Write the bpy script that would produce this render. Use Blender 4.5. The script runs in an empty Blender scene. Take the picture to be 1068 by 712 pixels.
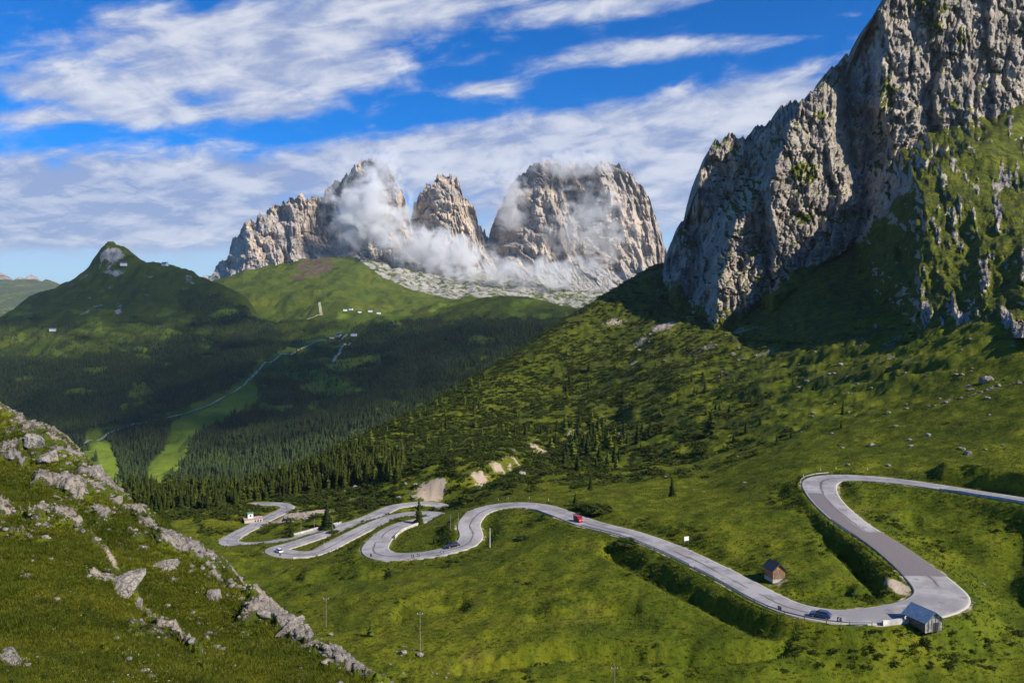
import bpy, bmesh, math, random
import numpy as np
from mathutils import Vector, Matrix

random.seed(7)
RNG = np.random.default_rng(11)
F, CX, HY = 838.0, 534.0, 320.0          # focal length, optical axis and eye level of the camera, for laying out the valley
SUN = np.array([0.70, -0.42, 0.60]); SUN = SUN / np.linalg.norm(SUN)
sc = bpy.context.scene
COL = sc.collection

# ------------------------------------------------------------------ helpers
def wp(px, py, Y):
    return np.array([(px - CX) / F * Y, Y, (HY - py) / F * Y])

def tag(o, label=None, cat=None, group=None, kind=None):
    if label: o['label'] = label
    if cat: o['category'] = cat
    if group: o['group'] = group
    if kind: o['kind'] = kind
    return o

def link(o, parent=None):
    COL.objects.link(o)
    if parent is not None: o.parent = parent
    return o

def empty(name, loc, rz=0.0):
    o = bpy.data.objects.new(name, None)
    o.empty_display_size = 0.5
    o.location = loc; o.rotation_euler = (0, 0, rz)
    return link(o)

def mesh_np(name, V, Fc, mat=None, attrs=None, smooth=False, parent=None, obj=True):
    """V (n,3); Fc (m,k) faces all of the same size k, or a list of such arrays."""
    me = bpy.data.meshes.new(name)
    Fl = Fc if isinstance(Fc, list) else [Fc]
    Fl = [np.asarray(f, dtype=np.int32) for f in Fl if len(f)]
    loops = np.concatenate([f.ravel() for f in Fl])
    sizes = np.concatenate([np.full(len(f), f.shape[1], dtype=np.int32) for f in Fl])
    starts = np.concatenate([[0], np.cumsum(sizes)[:-1]]).astype(np.int32)
    me.vertices.add(len(V)); me.vertices.foreach_set('co', np.asarray(V, dtype=np.float32).ravel())
    me.loops.add(len(loops)); me.loops.foreach_set('vertex_index', loops)
    me.polygons.add(len(sizes)); me.polygons.foreach_set('loop_start', starts)
    me.update(calc_edges=True)
    if smooth: me.polygons.foreach_set('use_smooth', np.ones(len(sizes), dtype=bool))
    for k, a in (attrs or {}).items():
        at_ = me.attributes.new(k, 'FLOAT', 'POINT')
        at_.data.foreach_set('value', np.asarray(a, dtype=np.float32).ravel())
    if mat: me.materials.append(mat)
    if not obj: return me
    return link(bpy.data.objects.new(name, me), parent)

def grid_faces(nr, nc, flip=False):
    i = np.arange(nr * nc, dtype=np.int32).reshape(nr, nc)
    f = np.stack([i[:-1, :-1], i[:-1, 1:], i[1:, 1:], i[1:, :-1]], -1).reshape(-1, 4)
    return f[:, ::-1] if flip else f

# gradient noise in numpy
def _hash(ix, iy, iz, seed):
    h = (ix.astype(np.uint32) * np.uint32(374761393) + iy.astype(np.uint32) * np.uint32(668265263)
         + iz.astype(np.uint32) * np.uint32(2147483647 - 58) + np.uint32((seed * 974634777) & 0xffffffff))
    h = (h ^ (h >> np.uint32(13))) * np.uint32(1274126177)
    h = (h ^ (h >> np.uint32(16))) * np.uint32(2246822519)
    return h ^ (h >> np.uint32(15))

def noise2(x, y, seed=0):
    x = np.asarray(x, dtype=np.float64); y = np.asarray(y, dtype=np.float64)
    xi = np.floor(x); yi = np.floor(y); fx = (x - xi).astype(np.float32); fy = (y - yi).astype(np.float32)
    xi = xi.astype(np.int64); yi = yi.astype(np.int64); z0 = np.zeros_like(xi)
    def g(ax, ay, dx, dy):
        a = _hash(ax, ay, z0, seed).astype(np.float32) * np.float32(2 * math.pi / 4294967296.0)
        return np.cos(a) * dx + np.sin(a) * dy
    u = fx * fx * fx * (fx * (fx * 6 - 15) + 10); v = fy * fy * fy * (fy * (fy * 6 - 15) + 10)
    n00 = g(xi, yi, fx, fy); n10 = g(xi + 1, yi, fx - 1, fy)
    n01 = g(xi, yi + 1, fx, fy - 1); n11 = g(xi + 1, yi + 1, fx - 1, fy - 1)
    return ((n00 + (n10 - n00) * u) * (1 - v) + (n01 + (n11 - n01) * u) * v) * 1.41

def fbm(x, y, octv=4, seed=0, gain=0.5, lac=2.03):
    s = 0; a = 1.0; t = 0
    for o in range(octv):
        s = s + a * noise2(x, y, seed + o * 17); t += a
        x = x * lac + 13.7; y = y * lac - 7.3; a *= gain
    return s / t

def ridged(x, y, octv=4, seed=0, gain=0.5):
    s = 0; a = 1.0; t = 0
    for o in range(octv):
        s = s + a * (1 - np.abs(noise2(x, y, seed + o * 31)) * 2); t += a
        x = x * 2.07 + 5.1; y = y * 2.07 + 9.2; a *= gain
    return s / t

def cells(x, y, seed=0):
    """random value of the nearest jittered cell (blocky jointing), and how close the joint is"""
    xi = np.floor(x).astype(np.int64); yi = np.floor(y).astype(np.int64); z0 = np.zeros_like(xi)
    b1 = np.full(x.shape, 9.0); b2 = np.full(x.shape, 9.0); val = np.zeros(x.shape)
    for dx in (-1, 0, 1):
        for dy in (-1, 0, 1):
            h = _hash(xi + dx, yi + dy, z0, seed)
            jx = (h & np.uint32(1023)).astype(np.float64) / 1023; jy = ((h >> np.uint32(10)) & np.uint32(1023)).astype(np.float64) / 1023
            v = ((h >> np.uint32(20)) & np.uint32(1023)).astype(np.float64) / 1023
            d = np.hypot(xi + dx + jx - x, yi + dy + jy - y)
            m = d < b1
            b2 = np.where(m, b1, np.minimum(b2, d)); val = np.where(m, v, val); b1 = np.where(m, d, b1)
    return val, b2 - b1

def sstep(a, b, x):
    t = np.clip((x - a) / (b - a), 0, 1)
    return t * t * (3 - 2 * t)

class TPS:                                     # smooth surface through scattered control points
    def __init__(self, pts, vals, lam=1e-4):
        self.p = np.asarray(pts, float); n = len(self.p)
        d = np.linalg.norm(self.p[:, None] - self.p[None], axis=2)
        K = self.k(d) + lam * np.eye(n)
        P = np.hstack([np.ones((n, 1)), self.p])
        A = np.block([[K, P], [P.T, np.zeros((3, 3))]])
        self.w = np.linalg.solve(A, np.concatenate([np.asarray(vals, float), np.zeros(3)]))
    @staticmethod
    def k(d):
        return np.where(d > 1e-9, d * d * np.log(np.maximum(d, 1e-9)), 0)
    def __call__(self, q):
        out = np.empty(len(q)); n = len(self.p)
        for i in range(0, len(q), 20000):
            c = q[i:i + 20000]
            d = np.linalg.norm(c[:, None] - self.p[None], axis=2)
            out[i:i + 20000] = self.k(d) @ self.w[:n] + self.w[n] + c @ self.w[n + 1:]
        return out

def bilin(A, r, c):
    r = np.clip(r, 0, A.shape[0] - 1.001); c = np.clip(c, 0, A.shape[1] - 1.001)
    i = r.astype(int); j = c.astype(int); fr = r - i; fc = c - j
    return (A[i, j] * (1 - fr) + A[i + 1, j] * fr) * (1 - fc) + (A[i, j + 1] * (1 - fr) + A[i + 1, j + 1] * fr) * fc

def tps_grid(t, U, W, nu=170, nw=170):
    """evaluate a TPS coarsely over the product grid U x W, then interpolate (rows W, cols U)."""
    cu = np.linspace(U.min(), U.max(), nu); cw = np.linspace(W.min(), W.max(), nw)
    q = np.stack(np.meshgrid(cu, cw), -1).reshape(-1, 2)
    A = t(q).reshape(nw, nu)
    c = (U - cu[0]) / (cu[1] - cu[0]); r = (W - cw[0]) / (cw[1] - cw[0])
    R, C = np.meshgrid(r, c, indexing='ij')
    return bilin(A, R, C)

def inpoly(px, py, poly):
    p = np.asarray(poly, float); c = np.zeros(np.shape(px), bool); j = len(p) - 1
    for i in range(len(p)):
        xi, yi = p[i]; xj, yj = p[j]
        c ^= ((yi > py) != (yj > py)) & (px < (xj - xi) * (py - yi) / (yj - yi + 1e-12) + xi)
        j = i
    return c

def seg_d(px, py, pts):
    d = np.full(np.shape(px), 1e9)
    for (x0, y0), (x1, y1) in zip(pts[:-1], pts[1:]):
        t = np.clip(((px - x0) * (x1 - x0) + (py - y0) * (y1 - y0)) / ((x1 - x0) ** 2 + (y1 - y0) ** 2), 0, 1)
        d = np.minimum(d, np.hypot(px - x0 - t * (x1 - x0), py - y0 - t * (y1 - y0)))
    return d

# ------------------------------------------------------------------ node expressions
class X:
    def __init__(s, nt, v): s.nt = nt; s.v = v
    def _m(s, op, *o, clamp=False):
        n = s.nt.nodes.new('ShaderNodeMath'); n.operation = op; n.use_clamp = clamp
        for i, a in enumerate((s,) + o):
            a = a.v if isinstance(a, X) else a
            if isinstance(a, (int, float)): n.inputs[i].default_value = a
            else: s.nt.links.new(a, n.inputs[i])
        return X(s.nt, n.outputs[0])
    def __add__(s, o): return s._m('ADD', o)
    __radd__ = __add__
    def __sub__(s, o): return s._m('SUBTRACT', o)
    def __rsub__(s, o): return (s * -1) + o
    def __mul__(s, o): return s._m('MULTIPLY', o)
    __rmul__ = __mul__
    def __truediv__(s, o): return s._m('DIVIDE', o)
    def abs(s): return s._m('ABSOLUTE')
    def max(s, o): return s._m('MAXIMUM', o)
    def min(s, o): return s._m('MINIMUM', o)
    def exp(s): return s._m('EXPONENT')
    def pow(s, o): return s._m('POWER', o)
    def clamp(s): return s._m('ADD', 0.0, clamp=True)
    def step(s, a, b):
        n = s.nt.nodes.new('ShaderNodeMapRange'); n.interpolation_type = 'SMOOTHSTEP'
        s.nt.links.new(s.v, n.inputs[0])
        n.inputs[1].default_value = a; n.inputs[2].default_value = b
        return X(s.nt, n.outputs[0])

def noise_node(nt, vec, scale, detail=4, rough=0.55, dist=0.0, out=0):
    n = nt.nodes.new('ShaderNodeTexNoise'); n.inputs['Scale'].default_value = scale
    n.inputs['Detail'].default_value = detail; n.inputs['Roughness'].default_value = rough
    n.inputs['Distortion'].default_value = dist
    if vec is not None: nt.links.new(vec, n.inputs['Vector'])
    return X(nt, n.outputs[out])

def attr(nt, name):
    n = nt.nodes.new('ShaderNodeAttribute'); n.attribute_name = name
    return X(nt, n.outputs['Fac'])

def mixc(nt, f, a, b, mode='MIX'):
    n = nt.nodes.new('ShaderNodeMix'); n.data_type = 'RGBA'; n.blend_type = mode
    for k, v in ((0, f), (6, a), (7, b)):
        v = v.v if isinstance(v, X) else v
        if isinstance(v, (tuple, list)): n.inputs[k].default_value = (*v, 1)
        elif isinstance(v, (int, float)): n.inputs[k].default_value = v
        else: nt.links.new(v, n.inputs[k])
    return n.outputs[2]

def new_mat(name):
    m = bpy.data.materials.new(name); m.use_nodes = True
    nt = m.node_tree; b = nt.nodes['Principled BSDF']
    b.inputs['Roughness'].default_value = 0.9
    b.inputs['Specular IOR Level'].default_value = 0.2
    return m, nt, b

def objco(nt, scale=(1, 1, 1), rot=(0, 0, 0)):
    t = nt.nodes.new('ShaderNodeTexCoord'); mp = nt.nodes.new('ShaderNodeMapping')
    mp.inputs['Scale'].default_value = scale; mp.inputs['Rotation'].default_value = rot
    nt.links.new(t.outputs['Object'], mp.inputs['Vector'])
    return mp.outputs[0]

def bump(nt, b, h, strength=0.5, dist=1.0):
    n = nt.nodes.new('ShaderNodeBump'); n.inputs['Strength'].default_value = strength
    n.inputs['Distance'].default_value = dist
    nt.links.new(h.v, n.inputs['Height']); nt.links.new(n.outputs[0], b.inputs['Normal'])

def plain(name, col, rough=0.6, metal=0.0, var=0.12, scale=3.0, spec=0.4):
    m, nt, b = new_mat(name)
    n = noise_node(nt, objco(nt), scale, 4)
    c = mixc(nt, n.step(0.3, 0.7), tuple(x * (1 - var) for x in col), tuple(min(1, x * (1 + var)) for x in col))
    nt.links.new(c, b.inputs['Base Color'])
    b.inputs['Roughness'].default_value = rough; b.inputs['Metallic'].default_value = metal
    b.inputs['Specular IOR Level'].default_value = spec
    return m

# ------------------------------------------------------------------ materials
def rock_color(nt, v, light, mid, dark, s):
    """limestone: warm and grey patches, vertical water streaks, fine grain"""
    big = noise_node(nt, v, s, 5, 0.6)
    mp = nt.nodes.new('ShaderNodeMapping'); mp.inputs['Scale'].default_value = (1, 1, 0.16)
    nt.links.new(v, mp.inputs[0])
    streak = noise_node(nt, mp.outputs[0], s * 7, 5, 0.65)
    fine = noise_node(nt, v, s * 22, 4, 0.7)
    c = mixc(nt, big.step(0.38, 0.62), light, mid)
    c = mixc(nt, streak.step(0.52, 0.68) * 0.62, c, dark)
    c = mixc(nt, fine.step(0.50, 0.68) * 0.55, c, dark)
    wv = nt.nodes.new('ShaderNodeVectorMath'); wv.operation = 'MULTIPLY_ADD'
    wn = nt.nodes.new('ShaderNodeTexNoise'); wn.inputs['Scale'].default_value = s * 6; wn.inputs['Detail'].default_value = 3; nt.links.new(v, wn.inputs['Vector'])
    nt.links.new(wn.outputs['Color'], wv.inputs[0]); wv.inputs[1].default_value = (0.35 / s / 6,) * 3; nt.links.new(v, wv.inputs[2])
    m2 = nt.nodes.new('ShaderNodeMapping'); m2.inputs['Scale'].default_value = (1, 1, 0.36); nt.links.new(wv.outputs[0], m2.inputs[0])
    vo = nt.nodes.new('ShaderNodeTexVoronoi'); vo.feature = 'DISTANCE_TO_EDGE'; vo.inputs['Scale'].default_value = s * 6; nt.links.new(m2.outputs[0], vo.inputs['Vector'])
    vo2 = nt.nodes.new('ShaderNodeTexVoronoi'); vo2.feature = 'DISTANCE_TO_EDGE'; vo2.inputs['Scale'].default_value = s * 17; nt.links.new(m2.outputs[0], vo2.inputs['Vector'])
    crack = (1.0 - X(nt, vo.outputs['Distance']).step(0.0, 0.10)).max((1.0 - X(nt, vo2.outputs['Distance']).step(0.0, 0.10)) * 0.6)
    crack = crack * noise_node(nt, v, s * 3, 3).step(0.38, 0.6)
    c = mixc(nt, crack * 0.55, c, tuple(q * 0.55 for q in dark))
    return c, streak - crack * 0.9, fine

def turf_color(nt, v, k=1.0):
    n1 = noise_node(nt, v, 0.018 * k, 5, 0.6)
    n2 = noise_node(nt, v, 0.11 * k, 5, 0.62)
    n3 = noise_node(nt, v, 0.9 * k, 4, 0.65)
    c = mixc(nt, n1.step(0.36, 0.64), (0.076, 0.106, 0.0050), (0.150, 0.160, 0.008))
    n0 = noise_node(nt, v, 0.0065 * k, 3, 0.5)
    c = mixc(nt, n2.step(0.45, 0.68), c, (0.058, 0.080, 0.0055))
    c = mixc(nt, n0.step(0.42, 0.62) * 0.5, c, (0.052, 0.072, 0.006))
    c = mixc(nt, n2.step(0.56, 0.36) * 0.5, c, (0.165, 0.166, 0.013))
    c = mixc(nt, n3.step(0.46, 0.70) * 0.7, c, (0.034, 0.056, 0.005))
    return c, n2, n3

def ground_material():
    m, nt, b = new_mat('alpine_turf')
    v = objco(nt)
    c, n2, n3 = turf_color(nt, v)
    n4 = noise_node(nt, v, 4.0, 4, 0.7)
    far = attr(nt, 'heath')
    c = mixc(nt, far * n2.step(0.25, 0.55) * 0.95, c, (0.036, 0.046, 0.009))
    dry = attr(nt, 'dry')
    c = mixc(nt, (dry + (n3 - 0.5) * 0.8).step(0.35, 0.75), c, (0.20, 0.145, 0.055))
    rc, st, fi = rock_color(nt, v, (0.31, 0.26, 0.20), (0.225, 0.20, 0.175), (0.07, 0.058, 0.046), 0.09)
    rk = attr(nt, 'rock')
    rn = noise_node(nt, v, 0.35, 6, 0.7)
    rm = (rk + (rn - 0.5) * 1.1 + (n4 - 0.5) * 0.35).step(0.47, 0.56)
    c = mixc(nt, rm, c, rc)
    dm = (attr(nt, 'dirt') + (rn - 0.5) * 1.2).step(0.42, 0.6)
    dc = mixc(nt, n4.step(0.35, 0.65), (0.34, 0.255, 0.175), (0.44, 0.37, 0.29))
    c = mixc(nt, dm, c, dc)
    nt.links.new(c, b.inputs['Base Color'])
    b.inputs['Specular IOR Level'].default_value = 0.08
    bump(nt, b, n3 * 0.5 + n4 * 0.16 + rm * rn * 0.6, 0.8, 0.9)
    return m

def hills_material():
    m, nt, b = new_mat('high_pasture')
    v = objco(nt)
    c, n2, n3 = turf_color(nt, v, 0.10)
    c = mixc(nt, 0.45, c, (0.042, 0.066, 0.012))
    c = mixc(nt, attr(nt, 'forest') * 0.9, c, (0.034, 0.046, 0.016))
    mown_f = attr(nt, 'mown')  # lighter green grass of the ski runs and clearings
    c = mixc(nt, mown_f * 0.8, c, (0.155, 0.215, 0.020))
    rc, st, fi = rock_color(nt, v, (0.46, 0.42, 0.37), (0.36, 0.34, 0.31), (0.17, 0.155, 0.14), 0.010)
    rn = noise_node(nt, v, 0.02, 6, 0.7)
    c = mixc(nt, (attr(nt, 'rock') + (rn - 0.5) * 1.15).step(0.44, 0.58), c, rc)
    c = mixc(nt, (attr(nt, 'redrock') + (rn - 0.5) * 1.1).step(0.45, 0.55), c, mixc(nt, st.step(0.4, 0.6), (0.115, 0.07, 0.052), (0.07, 0.058, 0.036)))
    nt.links.new(c, b.inputs['Base Color'])
    b.inputs['Specular IOR Level'].default_value = 0.05
    bump(nt, b, n3 + rn * 0.5, 0.6, 9.0)
    return m

def cliff_material(name, s, light, mid, dark, bumpd, grass=True):
    m, nt, b = new_mat(name)
    v = objco(nt)
    rc, st, fi = rock_color(nt, v, light, mid, dark, s)
    oc = noise_node(nt, v, s * 2.3, 4, 0.6)
    rc = mixc(nt, oc.step(0.60, 0.74) * 0.7, rc, (0.40, 0.25, 0.14))
    k = 1.0 if s > 0.01 else 0.12
    gc, n2, n3 = turf_color(nt, v, k)
    gn = noise_node(nt, v, s * 9, 6, 0.7)
    gc = mixc(nt, (n2 + (gn - 0.5)).step(0.40, 0.62) * 0.75, gc, (0.060, 0.066, 0.018))
    gc = mixc(nt, gn.step(0.55, 0.72) * 0.5, gc, (0.14, 0.105, 0.05))
    gm = (attr(nt, 'turf') + (gn - 0.5) * 1.0).step(0.45, 0.56)
    sm = (attr(nt, 'scree') + (gn - 0.5) * 0.6).step(0.4, 0.6)
    c = mixc(nt, sm, rc, mixc(nt, gn.step(0.35, 0.65), (0.44, 0.41, 0.37), (0.36, 0.33, 0.29)))
    c = mixc(nt, gm, c, gc)
    nt.links.new(c, b.inputs['Base Color'])
    b.inputs['Specular IOR Level'].default_value = 0.1
    bump(nt, b, st * 0.7 + fi * 0.5 + gn * 0.4, 0.9, bumpd)
    return m

def foliage_material(name, a, c2, tint=False):
    m, nt, b = new_mat(name)
    if tint:
        f = attr(nt, 'tint')
    else:
        o = nt.nodes.new('ShaderNodeObjectInfo'); f = X(nt, o.outputs['Random'])
    n = noise_node(nt, objco(nt), 1.1, 3)
    c = mixc(nt, (f * 0.75 + n * 0.35).clamp(), a, c2)
    nt.links.new(c, b.inputs['Base Color'])
    b.inputs['Roughness'].default_value = 0.8
    b.inputs['Specular IOR Level'].default_value = 0.15
    # thin needles let some light through
    tr = nt.nodes.new('ShaderNodeBsdfTranslucent'); nt.links.new(c, tr.inputs[0])
    mx = nt.nodes.new('ShaderNodeMixShader'); mx.inputs[0].default_value = 0.35
    nt.links.new(b.outputs[0], mx.inputs[1]); nt.links.new(tr.outputs[0], mx.inputs[2])
    nt.links.new(mx.outputs[0], nt.nodes['Material Output'].inputs['Surface'])
    return m

def asphalt_material():
    m, nt, b = new_mat('worn_asphalt')
    v = objco(nt)
    n1 = noise_node(nt, v, 0.12, 5, 0.6); n2 = noise_node(nt, v, 2.2, 4, 0.7)
    c = mixc(nt, n1.step(0.4, 0.62), (0.26, 0.243, 0.243), (0.38, 0.358, 0.35))
    c = mixc(nt, n2.step(0.45, 0.7) * 0.5, c, (0.22, 0.207, 0.207))
    n5 = noise_node(nt, v, 0.35, 3, 0.4)
    c = mixc(nt, n5.step(0.62, 0.64) * 0.5, c, (0.15, 0.14, 0.14))
    a = attr(nt, 'across')                     # -1..1 across the carriageway
    wob = noise_node(nt, v, 0.09, 3)
    seam = 1.0 - (a - 0.10 + (wob - 0.5) * 0.5).abs().step(0.03, 0.10)
    c = mixc(nt, seam * noise_node(nt, v, 0.05, 2).step(0.36, 0.50) * 0.85, c, (0.085, 0.08, 0.082))
    edge = (a.abs() + (n2 - 0.5) * 0.14).step(0.86, 0.95)
    c = mixc(nt, edge, c, mixc(nt, n1, (0.36, 0.33, 0.28), (0.47, 0.43, 0.37)))
    c = mixc(nt, attr(nt, 'repair').step(0.45, 0.55), c, mixc(nt, n2.step(0.4, 0.7), (0.165, 0.143, 0.143), (0.19, 0.165, 0.163)))
    nt.links.new(c, b.inputs['Base Color'])
    b.inputs['Roughness'].default_value = 0.8
    bump(nt, b, n2, 0.3, 0.05)
    return m

M = {}
M['ground'] = ground_material()
M['hills'] = hills_material()
M['cliff'] = cliff_material('dolomite_cliff', 0.022, (0.47, 0.405, 0.32), (0.31, 0.275, 0.235), (0.085, 0.073, 0.06), 2.4)
M['massif'] = cliff_material('massif_limestone', 0.0035, (0.62, 0.495, 0.37), (0.45, 0.39, 0.335), (0.19, 0.16, 0.13), 18.0)
M['boulder'] = cliff_material('boulder_limestone', 0.5, (0.38, 0.335, 0.275), (0.28, 0.26, 0.235), (0.09, 0.08, 0.068), 0.2)
M['spruce'] = foliage_material('spruce_needles', (0.030, 0.050, 0.010), (0.066, 0.090, 0.013))
M['larch'] = foliage_material('larch_needles', (0.10, 0.138, 0.014), (0.155, 0.185, 0.022))
M['wood'] = foliage_material('distant_spruce_needles', (0.030, 0.052, 0.019), (0.085, 0.115, 0.024), tint=True)
M['midwood'] = foliage_material('hillside_conifer_needles', (0.032, 0.052, 0.010), (0.140, 0.160, 0.020), tint=True)
M['shrub'] = foliage_material('mountain_pine_needles', (0.026, 0.042, 0.007), (0.088, 0.108, 0.012), tint=True)
M['grass'] = foliage_material('grass_blades', (0.055, 0.084, 0.006), (0.185, 0.180, 0.014), tint=True)
M['bark'] = plain('bark', (0.09, 0.065, 0.045), 0.95)
M['asphalt'] = asphalt_material()
M['wall'] = plain('weathered_concrete', (0.42, 0.39, 0.34), 0.9, var=0.25, scale=0.6)
M['steel'] = plain('galvanised_steel', (0.40, 0.41, 0.42), 0.5, 0.6)
M['darkmetal'] = plain('dark_painted_metal', (0.035, 0.035, 0.04), 0.5)
M['white'] = plain('white_paint', (0.78, 0.78, 0.76), 0.5, var=0.05)
M['oldwood'] = plain('weathered_timber', (0.20, 0.165, 0.13), 0.85, var=0.4, scale=2.5)
M['redwood'] = plain('brown_timber', (0.30, 0.155, 0.075), 0.8, var=0.3, scale=2.0)
M['shingle'] = plain('dark_roof_shingle', (0.075, 0.068, 0.075), 0.8, var=0.3)
M['sheet'] = plain('blue_grey_roof_sheet', (0.20, 0.29, 0.38), 0.45, 0.3, var=0.2, scale=1.2)
M['plaster'] = plain('pale_plaster', (0.50, 0.44, 0.39), 0.9, var=0.1)
M['glass'] = plain('dark_window_glass', (0.02, 0.025, 0.03), 0.08, spec=0.8)
M['rubber'] = plain('tyre_rubber', (0.02, 0.02, 0.02), 0.9)
M['flower_y'] = plain('yellow_petals', (0.75, 0.60, 0.03), 0.7)
M['flower_w'] = plain('white_petals', (0.75, 0.75, 0.70), 0.7)
M['gravelroad'] = plain('pale_gravel_track', (0.42, 0.37, 0.22), 0.95, var=0.2, scale=0.05)

# ------------------------------------------------------------------ the road, as centre line points (layout x, layout y, height, width)
ROAD_MAIN = [
 (1240,552,-52,7.5),(1150,534,-54,7.5),(1068,521,-55.5,7.5),(1000,510.5,-57,7.5),(950,503,-58,8.5),(905,498.5,-59,10),(872,498,-60,11),
 (855,503,-60.6,11.5),(860,519,-61.3,10),(885,543,-62.8,9.5),(922,567,-64.6,9.5),(950,588,-66,10),(972,607,-66.9,11),(983,622,-67.4,12),
 (966,633,-67.8,11),(938,638,-68,9.5),(900,642.5,-68.1,8.5),(873,642.5,-68.3,8.5),(833,636,-68.7,8.5),(802,624,-69.1,8.5),(771,607,-69.6,8.5),
 (740,591,-70.1,8.5),(695,570,-71,8.5),(657,556.5,-72,8.5),(616,546,-73.1,9),(591,537,-74,9),(568,529,-75,9),(543,526,-76,9),(518,528,-77.2,9),
 (499,534,-78.3,8.5),(489,546,-79.8,8.5),(492,558,-81,8.5),(486,567,-82,8.5),(465,574,-83.2,8),(444,578,-84.3,8),(420,580,-85.5,8.5),
 (400,579,-86.7,10),(391,572,-87.7,10),(398,561,-88.5,9),(409,552,-89.2,8.5),(427,545,-90,8.5),(447,541,-91,8),(459,537.5,-92,8),
 (452,535.5,-92.6,8),(438,535,-93.2,8.5),(420,536.5,-94,8.5),(402,541.5,-95,8.5),(382,550,-96.3,8.5),(360,561,-97.6,8.5),
 (345,569,-98.6,8.5),(329,576,-99.6,8.5),(311,578,-100.4,9),(294,576,-101,10),(288,572.5,-101.6,9.5),(302,568.5,-102.2,8.5),(318,563.5,-102.8,8),(338,557,-103.5,8),(358,551.5,-104.2,8),(378,543.6,-104.8,8)]
ROAD_LOW = [(462,528.5,-107,8),(457,525.5,-107,8),(435,525,-106.5,9),(412,528,-106,9),(397,534.5,-105.2,9),(378,542,-105.1,8),(360,546.8,-105.4,7),(333,553.5,-106.1,7),
 (301,562,-107.2,7),(272,566.7,-108.2,7),(249,567.6,-109,8.5),(238,564.5,-109.6,9),(248,556.5,-110.5,8.5),(265,548,-111.5,8.5),(279,540,-112.6,8.5),
 (293,533.5,-113.8,8.5),(300,529,-114.5,8),(294,525.6,-115.1,7.5),(279,524.8,-115.6,7),(262,525,-116.2,7)]
def road_line(pts, step=1.5):
    P = []
    for px, py, z, w in pts:
        Y = -z * F / (py - HY)
        P.append(((px - CX) / F * Y, Y, z, w))
    P = np.array(P)
    out = []
    for i in range(len(P) - 1):
        p0 = P[max(i - 1, 0)]; p1 = P[i]; p2 = P[i + 1]; p3 = P[min(i + 2, len(P) - 1)]
        n = max(2, int(np.linalg.norm(p2[:2] - p1[:2]) / step))
        for k in range(n):
            t = k / n
            out.append(0.5 * ((2 * p1) + (p2 - p0) * t + (2 * p0 - 5 * p1 + 4 * p2 - p3) * t * t + (3 * p1 - p0 - 3 * p2 + p3) * t ** 3))
    out.append(P[-1])
    A = np.array(out)
    for _ in range(3):
        A[1:-1] = (A[:-2] + 2 * A[1:-1] + A[2:]) / 4
    return A
RM = road_line(ROAD_MAIN); RL = road_line(ROAD_LOW)
RALL = np.vstack([RM, RL])

# ------------------------------------------------------------------ near terrain: valley head, hillside to the right, rocky knoll to the left
ctrl = []                                        # (layout x, layout y, distance)
for i, (px, py, z, w) in enumerate(ROAD_MAIN + ROAD_LOW):
    if i % 2 == 0: ctrl.append((px, py + (0 if i else 0), -z * F / (py - HY)))
ctrl += [  # meadow
 (500,600,238),(500,650,200),(520,705,168),(420,690,182),(640,600,216),(640,650,188),(640,705,165),(760,660,178),(800,700,163),(900,700,163),(1000,690,166),
 (1068,690,167),(1060,640,186),(1068,585,212),(1000,565,222),(1040,535,230),(800,560,232),(740,550,246),(800,520,272),(680,520,305),(770,505,315),
 (600,800,140),(800,800,138),(1000,800,140),(1200,800,138),(1250,640,178),(1200,500,250),(420,820,135),
 # hillside right
 (1068,495,258),(1000,495,270),(940,487,290),(860,480,320),(960,450,345),(1068,440,315),(1068,400,365),(1068,345,430),(960,400,425),(960,345,545),(860,450,395),(860,400,520),(860,345,715),
 (800,480,345),(800,430,490),(800,370,720),(745,500,365),(745,450,490),(745,400,640),(745,345,880),(690,500,385),(690,450,540),(690,400,700),(690,345,930),
 (640,500,420),(640,450,600),(640,400,780),(640,345,1010),(590,500,430),(570,450,640),(570,400,850),(530,500,425),(510,460,590),(500,420,780),(460,500,450),(450,470,560),(440,450,680),
 (400,505,470),(400,480,560),(350,500,520),(360,515,480),(330,540,400),(300,510,510),(270,535,432),(220,545,405),(200,530,450),(160,530,450),(240,515,510),(160,512,510),
 (1300,440,280),(1300,330,380),(1200,345,400),
 # under the mountain
 (1068,310,520),(1068,292,650),(960,325,660),(960,312,850),(860,325,860),(860,315,1050),(745,326,1000),(745,318,1150),(800,335,880),(800,325,1050),(1200,310,520),(1300,300,500),(1300,290,800),(1068,285,1100),(860,310,1300),(1300,285,1300),
 # meadow left, behind the knoll
 (280,602,272),(250,590,296),(300,640,232),(350,660,208),(385,690,184),(230,650,235),(120,620,250),(0,600,260),(120,570,330),(0,560,330),(100,540,430),(0,535,430),(-200,560,300),(-200,530,430),(0,520,520),(-200,500,560),(340,600,262),(420,620,228),
]
crest = [(690,273,1240),(650,296,1190),(600,323,1120),(560,351,1050),(500,388,960),(440,424,870),(400,445,820),(340,474,720),(300,492,640),(250,505,570),(160,507,550),(100,510,555),(0,512,560),(-200,505,600)]
for px, py, Y in crest:
    ctrl += [(px, py, Y), (px, py + 22, Y * 1.14), (px, py + 70, Y * 1.45), (px, py + 95, Y * 1.8)]
ctrl += [(745,300,1400),(745,330,1750)]
knoll = [(-150,352,150),(-60,395,128),(0,426,116),(60,455,107),(90,478,102),(120,513,96),(170,546,90),(230,593,82),(280,629,76),(330,669,70),(400,714,62),(440,745,58)]
for px, py, Y in knoll:
    ctrl += [(px, py, Y), (px, py + 26, Y * 1.14), (px, py + 75, Y * 1.42)]
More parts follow.
